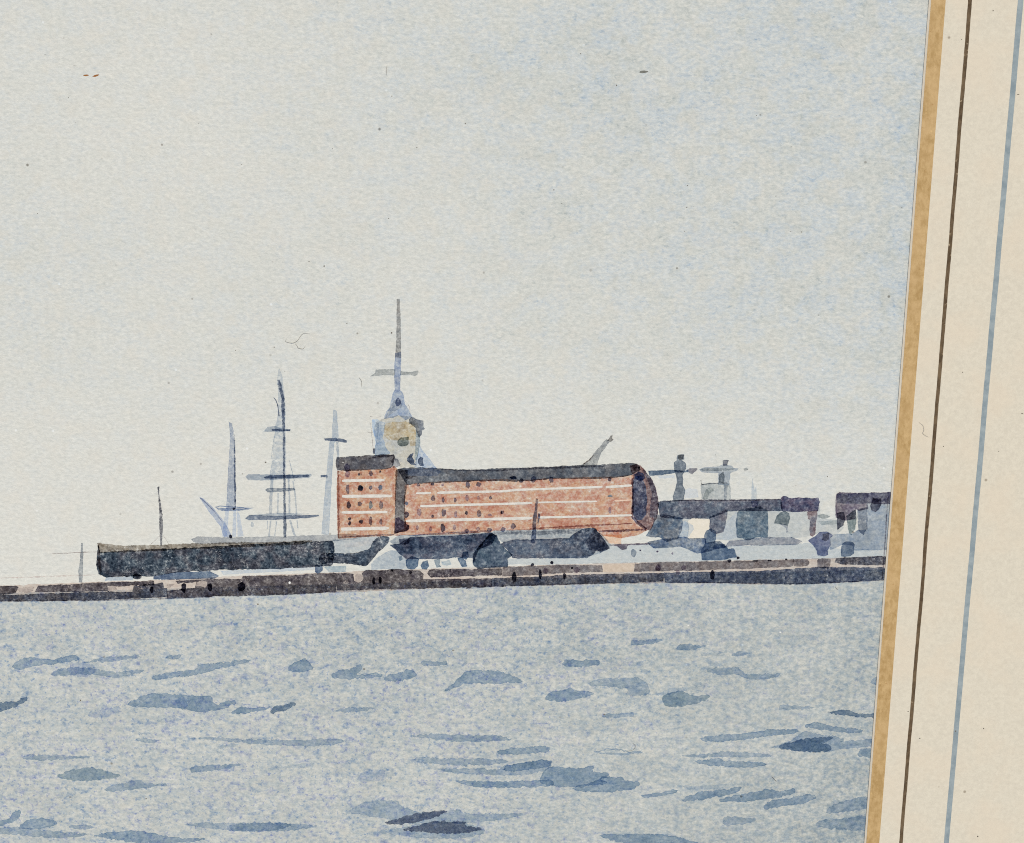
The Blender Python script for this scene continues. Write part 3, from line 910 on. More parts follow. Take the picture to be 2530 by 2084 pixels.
for x, y, rx, ry, c in [(1030, 475, 21, 22, 'm'), (1200, 465, 25, 17, 'd'), (1320, 475, 18, 20, 'f'), (1620, 475, 30, 42, 'm'), (1748, 467, 30, 30, 'm'), (1205, 635, 25, 36, 'm'), (1325, 650, 18, 36, 'm'), (1470, 655, 20, 28, 'm'), (1610, 630, 22, 38, 'f'), (1748, 630, 16, 24, 'f'), (1890, 628, 18, 25, 'm'),
                        (888, 695, 22, 24, 'g'), (890, 830, 32, 42, 'd'), (1042, 800, 30, 46, 'f'), (1200, 848, 20, 20, 'm'), (1333, 808, 28, 46, 'm'), (1475, 825, 20, 38, 'f'), (1603, 810, 20, 25, 'd'), (1755, 815, 28, 46, 'm'), (1880, 835, 28, 18, 'f'), (1018, 985, 16, 32, 'f'), (1175, 1000, 18, 30, 'f'), (1320, 990, 32, 52, 'd'), (1460, 980, 18, 36, 'f'), (1605, 1025, 28, 28, 'm'), (1745, 1000, 26, 30, 'f'), (1880, 1010, 36, 26, 'm'), (2018, 805, 13, 26, 'd')]:
    blob('window', ZD, x, y, rx, ry, wd[c], wing, 4.8)
for x, y, rx, ry, c in [(205, 555, 40, 22, 'k'), (290, 585, 25, 25, 'd'), (418, 572, 28, 36, 'm'), (600, 575, 28, 32, 'm'), (1213, 570, 20, 20, 'd'), (90, 915, 20, 22, 'm'), (205, 1060, 28, 30, 'm'), (100, 1095, 30, 25, 'm'), (1215, 895, 16, 38, 'f'), (1215, 745, 30, 14, 'g'), (1520, 447, 12, 18, 'k')]:
    blob('window', ZE, x, y, rx, ry, wd[c], wing, 4.2)
paint('base_edge', ribbon(ZE((380, 1085), (700, 1072), (1060, 1050), (1300, 1040), (1450, 1032)), [3, 6, 7, 4, 3]), glaze((146, 90, 72), BRICK, name='red_brown', rag=.4, gran=.4), wing, smooth=0)
paint('base_edge', ribbon(ZE((1090, 1112), (1300, 1112), (1450, 1100), (1600, 1096)), [4, 7, 7, 5]), glaze((120, 82, 72), BRICK, name='red_brown', rag=.35, gran=.4), wing, smooth=0)
paint('base_edge', ribbon(ZD((760, 1072), (1000, 1075), (1300, 1050), (1600, 1040), (1900, 1020)), [3, 5, 5, 8, 5]), glaze((140, 106, 94), BRICK, name='brown_edge', rag=.5, gran=.5), wing, smooth=0)
endw = paint('end_wall', ZE((1430, 430), (1500, 418), (1530, 432), (1565, 470), (1642, 560), (1702, 690), (1722, 830), (1702, 960), (1640, 1100), (1590, 1085), (1500, 1010), (1455, 930), (1452, 700), (1462, 540)), glaze((140, 112, 106), target2=(122, 104, 104), name='brown_grey', gran=.45, rim=.5, scuff=.5), wing, rough=1.4)
paint('end_arch', ZE((1462, 600), (1480, 545), (1540, 540), (1582, 640), (1597, 780), (1590, 930), (1545, 988), (1500, 992), (1458, 930), (1458, 760)), glaze((84, 86, 102), (135, 110, 106), name='dark_arch', gran=.4, rim=.5, scuff=.5), wing, rough=1.2)
blob('end_arch', ZE, 1525, 537, 58, 48, glaze((46, 50, 72), (120, 106, 106), name='blue_black', gran=.25, rim=.4), wing, 4.2)
paint('end_dark_edge', ZE((1565, 470), (1642, 560), (1702, 690), (1722, 830), (1702, 960), (1632, 965), (1640, 850), (1662, 720), (1620, 600)), glaze((104, 92, 96), (138, 112, 106), name='violet_grey', gran=.45, rim=.3, rag=.3), wing)  # darker violet-grey stroke along the end wall's right edge
paint('end_edge', ribbon(ZE((1450, 560), (1455, 760), (1450, 960), (1500, 1020), (1590, 1090)), [3, 3, 4, 5, 4]), glaze((110, 80, 74), BRICK, name='red_brown', rag=.3), wing, smooth=0)
band(None, ZD((1000, 577), (1185, 570)), 6.6, wing)
band(None, ZD((1252, 570), (1600, 560), (2025, 552)) + ZE((240, 681), (800, 662), (1140, 650)), 7.4, wing)
band(None, ZE((1170, 652), (1445, 635)), 7.4, wing)
band(None, ZD((1052, 730), (1500, 715), (2025, 702)) + ZE((405, 818),), 7.4, wing)
band(None, ZE((465, 812), (800, 806), (1085, 800)), 5.2, wing)
band(None, ZE((1262, 797), (1450, 786)), 5.0, wing, mat_gouache('thin_body_colour', (220, 188, 164), (230, 206, 186)))
band(None, ZD((882, 905), (1300, 893), (2025, 880)) + ZE((405, 976),), 9.0, wing)
band(None, ZE((465, 970), (1000, 958), (1450, 946)), 7.0, wing)
mastm = glaze((112, 90, 84), BRICK, name='violet_grey', gran=.45, rim=.4, rag=.2)
pole = paint('mooring_pole', ZE((440, 768), (462, 775), (456, 900), (450, 1000), (440, 1180), (432, 1240), (384, 1240), (392, 1150), (402, 1090), (410, 960), (430, 880)), mastm, painting, rough=.9)
paint('pole_edge', ZE((465, 926), (486, 930), (480, 1000), (460, 1082), (454, 1000)), mastm, pole)
crane = paint('roof_crane', ZE((905, 430), (960, 400), (1010, 360), (1050, 300), (1180, 158), (1212, 172), (1112, 300), (1102, 330), (1078, 425), (1020, 430)), glaze((152, 153, 152), name='grey_stroke', gran=.45, rim=.5, rag=.25), painting, rough=1)
paint('bucket', ZE((1180, 165), (1205, 140), (1220, 110), (1244, 108), (1241, 140), (1256, 155), (1226, 182)), glaze((138, 136, 130), name='olive_grey', gran=.3, rim=.6), crane)
paint('jib_line', ribbon(ZE((930, 415), (1000, 370), (1050, 310)), [5, 5, 3]), glaze((84, 78, 76), (160, 160, 158), name='dark_edge', rag=.5, gran=.5), crane, smooth=0)

# ------------------------------------------------------------------ sheds under the brick wing
S2 = dict(gran=.38, rim=.5, scuff=.6, flow=.4)
paint('shed_base', ZH((1850, 205), (1880, 165)) + ZD((160, 1130), (560, 1090), (450, 1240), (150, 1300), (0, 1312)) + ZH((1868, 290)), glaze((176, 183, 187), name='grey_wash', gran=.4, rim=.3), shed)
yard_wash = paint('yard_wash', ZD((690, 1150), (800, 1080), (1300, 1065), (1900, 1040)) + ZE((0, 1108), (1040, 1080), (1130, 1150), (1230, 1260), (1120, 1335), (960, 1380), (780, 1210), (440, 1205), (90, 1225), (60, 1200)) + ZD((1900, 1120), (1700, 1250), (900, 1300)), glaze((158, 166, 172), name='grey_wash', gran=.45, rim=.2, rag=.3), painting)
light_wall = paint('low_wall', ZD((690, 1262), (770, 1262), (890, 1370), (890, 1476), (650, 1472), (480, 1482), (470, 1420), (560, 1330)), glaze((168, 179, 188), name='pale_blue_grey', gran=.35, rim=.2), painting)
cshed = paint('centre_shed', ZD((690, 1190), (800, 1185), (940, 1100), (1200, 1092), (1500, 1082), (1900, 1050), (1960, 1080), (1900, 1180), (1740, 1240), (1690, 1400), (1680, 1342), (1500, 1332), (1300, 1352), (1050, 1352), (880, 1352), (800, 1282), (740, 1222)), glaze((94, 105, 120), target2=(102, 104, 116), name='shed_slate', **S2), painting, rough=1.3, smooth=0)
paint('shed_end', ZD((800, 1115), (935, 1108), (922, 1170), (872, 1190), (808, 1182)), glaze((120, 122, 140), name='violet_grey', gran=.35, rim=.5), cshed, smooth=0)
for q, m in (([(885, 1372), (960, 1330), (1034, 1360), (1022, 1440), (970, 1482), (900, 1472)], 0), ([(1055, 1430), (1080, 1385), (1140, 1372), (1165, 1440), (1130, 1485), (1070, 1480)], 0), ([(1215, 1370), (1290, 1350), (1285, 1420), (1310, 1455), (1250, 1460), (1230, 1420)], 1),
             ([(1490, 1340), (1545, 1330), (1600, 1380), (1615, 1450), (1550, 1455), (1520, 1400)], 0), ([(1560, 1270), (1620, 1265), (1632, 1330), (1600, 1370), (1545, 1340)], 0), ([(1300, 1390), (1400, 1370), (1430, 1420), (1370, 1440), (1310, 1425)], 2), ([(790, 1330), (830, 1320), (845, 1360), (810, 1385)], 1)):
    paint('figure_touch', ZD(*q), (glaze((90, 108, 128), name='blue_touch', gran=.3, rim=.6), glaze((140, 156, 166), name='pale_touch', gran=.3, rim=.6), glaze((166, 182, 190), name='faint_touch', gran=.3, rim=.3))[m], cshed)
gshed = paint('gabled_shed', ZD((1685, 1400), (1690, 1300), (1760, 1200), (1900, 1052), (1962, 1080)) + ZE((40, 1190), (72, 1248), (150, 1330), (192, 1362), (140, 1400), (142, 1485), (0, 1490)) + ZD((1750, 1472), (1700, 1440)), glaze((80, 96, 110), target2=(90, 102, 116), name='gable_slate', **S2), painting, rough=1.3, smooth=0)
paint('gable_line', ribbon(ZD((1690, 1330), (1760, 1215), (1850, 1110), (1920, 1060)), [3, 4, 4, 3]), glaze((56, 66, 80), (90, 102, 116), name='dark_edge', rag=.4), gshed, smooth=0)
paint('gable_line', ribbon(ZD((1700, 1440), (1780, 1440), (1960, 1445)), [3, 3, 3]), glaze((60, 74, 92), (90, 102, 116), name='dark_edge', rag=.3), gshed, smooth=0)
gstrip = paint('eaves_strip', ZE((0, 1112), (440, 1105), (900, 1090), (1040, 1086), (960, 1140), (440, 1160), (0, 1150)), glaze((148, 148, 150), name='grey_dry_stroke', gran=.55, rim=.1, rag=.5, dry=.3), painting, rough=1)
tshed = paint('timber_shed', ZE((75, 1240), (200, 1206), (440, 1202), (780, 1190), (860, 1130), (940, 1092), (1060, 1086), (1112, 1150), (1208, 1290), (1120, 1332), (1080, 1302), (1040, 1352), (970, 1388), (600, 1392), (200, 1392), (150, 1312)), glaze((92, 103, 118), target2=(100, 104, 114), name='shed_slate', **S2), painting, rough=1.3, smooth=0)
paint('gable', ZE((1062, 1086), (1204, 1290), (1112, 1322), (1000, 1302), (960, 1230)), glaze((66, 70, 84), (96, 104, 118), name='dark_gable', gran=.4, rim=.4, scuff=.4), tshed, smooth=0)
opatch = paint('orange_patch', ZE((1130, 1150), (1342, 1148), (1332, 1252), (1200, 1242)), glaze((220, 190, 166), name='orange_wash', gran=.3, rim=.2), painting)
estrip = paint('boat', ZE((1200, 1256), (1300, 1245), (1640, 1235), (1640, 1252), (1405, 1262), (1392, 1300), (1340, 1312), (1290, 1272)), glaze((122, 114, 120), name='violet_grey', gran=.4, rim=.5), painting)
blob('figure_touch', ZE, 1462, 1340, 28, 46, glaze((146, 154, 162), name='grey_touch', rim=.7), prom, 4.2)
for x, y, rx, ry in ((1533, 1312, 11, 11), (1712, 1325, 13, 11)):
    blob('figure_touch', ZE, x, y, rx, ry, DUSK, prom, 4.2)
for x, y, rx, ry in ((100, 1280, 12, 11), (293, 1295, 14, 12), (463, 1315, 13, 14)):
    blob('figure_touch', ZF, x, y, rx, ry, DUSK, prom, 4.5)

# ------------------------------------------------------------------ cranes on the right
cr_p = glaze((120, 131, 144), name='grey_blue_stroke', gran=.35, rim=.5)
cr1 = paint('tower_crane', ZF((525, 210), (592, 200), (592, 250), (570, 265), (606, 300), (612, 360), (592, 400), (576, 420), (576, 540), (602, 600), (592, 690), (572, 716), (480, 716), (468, 670), (498, 600), (518, 520), (510, 430), (488, 380), (483, 290), (518, 265)), cr_p, painting, rough=1.1)
paint('crane_head', ZF((528, 205), (594, 198), (590, 250), (545, 265), (526, 240)), glaze((104, 106, 110), (165, 170, 176), name='dark_grey', gran=.3, rim=.5), cr1)
paint('jib', ZF((188, 380), (300, 374), (460, 370), (600, 380), (640, 365), (650, 400), (500, 406), (330, 432), (198, 438)), glaze((106, 120, 134), name='slate_jib', gran=.35, rim=.5), cr1)
paint('jib_end', ZF((640, 368), (660, 354), (742, 352), (748, 368), (712, 400), (690, 424), (650, 402)), glaze((146, 142, 148), name='violet_grey', gran=.35, rim=.6), cr1)
ghost = glaze((202, 206, 210), name='ghost_wash', gran=.3, rim=.4)
paint('ghost_wash', ZF((600, 600), (650, 578), (742, 588), (765, 685), (600, 692)), ghost, cr1)
paint('ghost_wash', ZF((300, 440), (480, 430), (490, 460), (320, 470)), ghost, cr1)
cr2 = paint('gantry_crane', ZF((775, 370), (830, 350), (960, 340), (1050, 310), (1130, 335), (1150, 358), (1205, 358), (1180, 376), (1112, 400), (1102, 540), (985, 535), (985, 430), (1000, 400), (900, 404), (800, 392)), glaze((160, 170, 180), name='pale_gantry', gran=.3, rim=.5), painting, rough=1)
paint('jib', ZF((780, 368), (860, 352), (1000, 352), (1190, 360), (1080, 384), (900, 388), (800, 386)), glaze((146, 156, 166), (190, 196, 200), name='grey_jib', gran=.3, rim=.5), cr2)
paint('crane_head', ZF((1028, 268), (1060, 258), (1104, 262), (1090, 290), (1082, 325), (1030, 325)), glaze((118, 120, 126), name='dark_grey', gran=.3, rim=.5), cr2)
paint('crane_leg', ZF((985, 432), (1040, 385), (1056, 430), (1050, 532), (985, 524)), glaze((120, 130, 146), (195, 200, 205), name='grey_blue_leg', gran=.35, rim=.4), cr2)
cabin = paint('crane_cabin', ZF((788, 545), (850, 526), (1080, 518), (1112, 560), (1112, 690), (1100, 718), (880, 718), (798, 702), (790, 620)), glaze((172, 177, 176), name='pale_grey_box', gran=.4, rim=.5), cr2)
paint('cabin_dark_stroke', ZF((845, 590), (900, 570), (934, 600), (882, 640), (862, 702), (798, 702), (820, 640)), glaze((148, 156, 156), (190, 193, 190), name='grey_wash', gran=.4, rim=.4), cr2)  # darker grey strokes at the cabin's left and right
paint('cabin_dark_stroke', ZF((1045, 538), (1086, 538), (1078, 714), (1044, 714)), glaze((140, 150, 162), (190, 193, 190), name='grey_wash', gran=.4, rim=.4), cr2)
paint('cabin_line', ribbon(ZF((785, 490), (792, 540), (860, 530), (960, 522), (1085, 520)), [2, 4, 4, 3, 4]), glaze((120, 122, 124), name='dark_edge', rag=.4), cr2, smooth=0)
blob('block', ZF, 1293, 365, 30, 17, glaze((160, 163, 160), name='grey_touch', rim=.8), cr2, 4.5)
sp = paint('signal_post', ZF((1366, 460), (1378, 540), (1388, 600), (1412, 540), (1415, 710), (1350, 712), (1354, 600)), glaze((186, 194, 198), name='pale_post', gran=.35, rim=.4), painting, rough=.7)

# ------------------------------------------------------------------ station with arches, right
stn = paint('station_hall', ZF((300, 745), (340, 900), (280, 1000), (220, 1100), (600, 1140), (830, 1150), (1300, 1165), (1827, 1130)) + ZG((400, 1000), (570, 975), (660, 940), (700, 930), (930, 960), (1030, 860), (940, 760), (700, 745), (700, 560), (200, 500)) + ZF((1600, 740), (900, 740)), glaze((190, 193, 190), name='pale_hall', gran=.3, rim=.2), painting, rough=1)
R1 = dict(gran=.4, rim=.5, scuff=.4, flow=.4)
hall_m = glaze((92, 102, 116), (200, 202, 198), (100, 102, 114), name='hall_slate', **R1)
paint('hall_roof', ZF((298, 746), (330, 730), (580, 714), (1100, 712), (1690, 705), (1700, 830), (1100, 832), (885, 915), (560, 922), (335, 905)), hall_m, stn, rough=1.2)
paint('hall_roof', ZG((162, 470), (200, 436), (290, 456), (680, 458), (702, 510), (682, 560), (672, 632), (530, 632), (400, 642), (190, 628), (162, 560)), glaze((82, 86, 108), (200, 202, 198), (96, 90, 108), name='hall_violet', **R1), stn, rough=1.5)
paint('hall_roof_line', ribbon(ZF((310, 735), (600, 718), (1000, 720), (1350, 716), (1690, 706)), [2, 3.5, 5, 4, 3]), glaze((76, 76, 84), (110, 116, 126), name='dark_edge', rag=.45), stn, smooth=0)
paint('hall_side', ZF((268, 890), (345, 880), (580, 915), (562, 1060), (525, 1140), (400, 1182), (330, 1132), (165, 1118), (235, 1020)), glaze((94, 110, 128), (200, 202, 198), (112, 118, 126), name='hall_blue', **R1), stn, rough=1.2)
paint('hall_pier', ZF((880, 905), (1085, 826), (1062, 960), (1032, 1072), (962, 1092), (900, 1062), (876, 980)), glaze((110, 116, 128), (200, 202, 198), (122, 120, 128), name='hall_grey', **R1), stn)
cream = mat_gouache('bare_cream_paper', (222, 214, 196), (230, 222, 206))
paint('bright_window', ZF((640, 950), (700, 925), (880, 935), (872, 1040), (835, 1138), (640, 1140), (655, 1040)), cream, stn, rough=1.5)
paint('hall_panel', ZF((548, 1000), (600, 950), (690, 1000), (700, 1040), (632, 1140), (540, 1132)), glaze((170, 184, 202), (205, 205, 200), name='blue_panel', gran=.35, rim=.3), stn)
paint('hall_panel', ZF((1080, 962), (1190, 842), (1192, 1130), (1100, 1152), (950, 1150), (1040, 1062)), glaze((186, 193, 204), (200, 202, 198), name='pale_panel', gran=.3, rim=.3), stn)
paint('hall_block', ZF((1200, 850), (1230, 822), (1450, 790), (1532, 830), (1542, 1000), (1532, 1132), (1480, 1126), (1400, 1130), (1330, 1162), (1200, 1130), (1184, 1000)), glaze((104, 122, 136), (200, 202, 198), (112, 124, 134), name='hall_blue', **R1), stn, rough=1.1)
paint('hall_knot', ZF((1350, 720), (1420, 714), (1432, 770), (1400, 802), (1360, 792)), glaze((74, 82, 102), (110, 120, 130), name='blue_black', gran=.3, rim=.4), stn)
paint('hall_base', ZF((190, 1192), (330, 1160), (600, 1130), (650, 1150), (832, 1150), (842, 1200), (1000, 1180), (1062, 1240), (800, 1302), (740, 1312), (640, 1262), (560, 1232), (250, 1252)), glaze((106, 121, 142), target2=(120, 130, 144), name='hall_blue', **R1), stn, rough=1.3)
paint('hall_base', ZF((1060, 1240), (1100, 1172), (1380, 1140), (1560, 1130), (1827, 1130)) + ZG((300, 995), (420, 1025), (468, 1050), (400, 1102), (0, 1110)) + ZF((1500, 1226), (1300, 1226)), glaze((140, 146, 158), target2=(150, 152, 162), name='hall_grey', gran=.35, rim=.5), stn, rough=1)
paint('figure_touch', ZF((828, 1112), (850, 1060), (900, 1038), (952, 1070), (946, 1150), (932, 1200), (1052, 1222), (1092, 1270), (1152, 1263), (1184, 1352), (1000, 1386), (800, 1384), (793, 1280), (840, 1200)), glaze((102, 118, 136), target2=(112, 120, 134), name='blue_touch', gran=.3, rim=.4, base=None) if False else glaze((102, 118, 136), name='blue_touch', gran=.3, rim=.4), stn, rough=1)
paint('bell', ZG((78, 802), (120, 700), (160, 660), (220, 640), (272, 670), (287, 730), (272, 780), (256, 832), (215, 816), (140, 802)), glaze((116, 126, 130), (200, 202, 198), name='green_grey', gran=.3, rim=.6), stn)
paint('bell_stem', ZG((215, 815), (266, 830), (260, 900), (272, 926), (240, 932), (234, 870), (140, 805)), glaze((148, 154, 165), (200, 202, 198), name='grey_touch', gran=.3, rim=.6), stn)
paint('hall_post', ZG((528, 642), (662, 620), (672, 700), (660, 762), (646, 900), (640, 962), (600, 992), (563, 970), (563, 760), (538, 740)), glaze((122, 120, 128), (200, 202, 198), (134, 118, 120), name='violet_grey', gran=.4, rim=.5, scuff=.3), stn, rough=1.1)
paint('leaf_touch', ZG((678, 690), (740, 670), (800, 680), (854, 705), (800, 742), (740, 742), (688, 722)), glaze((160, 165, 160), name='green_grey', gran=.3, rim=.6), stn)
paint('pale_beam', ZG((680, 772), (940, 760), (942, 822), (720, 826)), glaze((166, 172, 172), (205, 205, 200), name='grey_wash', gran=.3, rim=.4), stn)
wh = paint('right_warehouse', ZG((945, 402), (1660, 384), (1690, 384), (1680, 1165), (1180, 1172), (1150, 1100), (1020, 1092), (850, 1165), (850, 1000), (900, 960), (1090, 950), (1150, 960), (1230, 900), (1360, 900), (1360, 520), (945, 520)), glaze((142, 157, 176), target2=(152, 162, 172), name='warehouse_blue', gran=.3, rim=.25), painting, smooth=0, rough=1.2)
paint('warehouse_roof', ZG((940, 402), (980, 378), (1200, 390), (1690, 380), (1685, 526), (1560, 532), (1382, 522), (1352, 500), (1362, 600), (1240, 622), (1200, 602), (1190, 740), (1060, 762), (928, 720), (928, 500)), glaze((100, 94, 112), (190, 192, 196), (112, 108, 120), name='warehouse_violet', gran=.4, rim=.5, scuff=.5), wh, rough=1.2)
for q, c in (([(938, 660), (1042, 640), (1062, 740), (1032, 842), (990, 852), (948, 897), (938, 800)], (82, 88, 104)), ([(1068, 700), (1200, 600), (1212, 740), (1196, 882), (1152, 932), (1146, 972), (1108, 942), (1084, 862)], (110, 125, 136)), ([(1223, 610), (1362, 580), (1362, 882), (1332, 922), (1312, 967), (1258, 932), (1234, 900)], (106, 118, 138))):
    paint('hanging_stroke', ZG(*q), glaze(c, (180, 188, 198), name='slate_touch', gran=.35, rim=.5, scuff=.3), wh, rough=1.1)
paint('hanging_stroke', ZG((1398, 560), (1440, 450), (1552, 460), (1562, 540), (1532, 592), (1480, 652), (1418, 622)), glaze((68, 75, 96), (154, 170, 190), name='blue_black', gran=.3, rim=.4), wh)
paint('tree_touch', ZG((548, 1040), (640, 990), (700, 930), (800, 928), (882, 970), (842, 1000), (848, 1100), (800, 1182), (812, 1232), (760, 1252), (680, 1242), (660, 1170), (600, 1080)), glaze((110, 117, 140), name='violet_touch', gran=.3, rim=.5), wh, rough=1.2)
paint('tree_touch', ZG((738, 950), (832, 938), (832, 1030), (790, 1052), (738, 1032)), glaze((66, 68, 84), (112, 118, 140), name='violet_black', gran=.3, rim=.4), wh)
paint('tree_touch', ZG((1018, 1090), (1060, 1064), (1150, 1064), (1178, 1100), (1166, 1222), (1120, 1252), (1008, 1252), (1004, 1160)), glaze((112, 128, 150), name='blue_touch', gran=.3, rim=.6), wh, rough=1)
edge = paint('edge_line', ribbon(ZG((1650, 420), (1628, 700), (1612, 1000), (1590, 1300), (1570, 1580)), [3, 3, 3, 4, 4]), glaze((110, 112, 124), (170, 180, 190), name='dark_edge', rag=.4), wh, smooth=0)

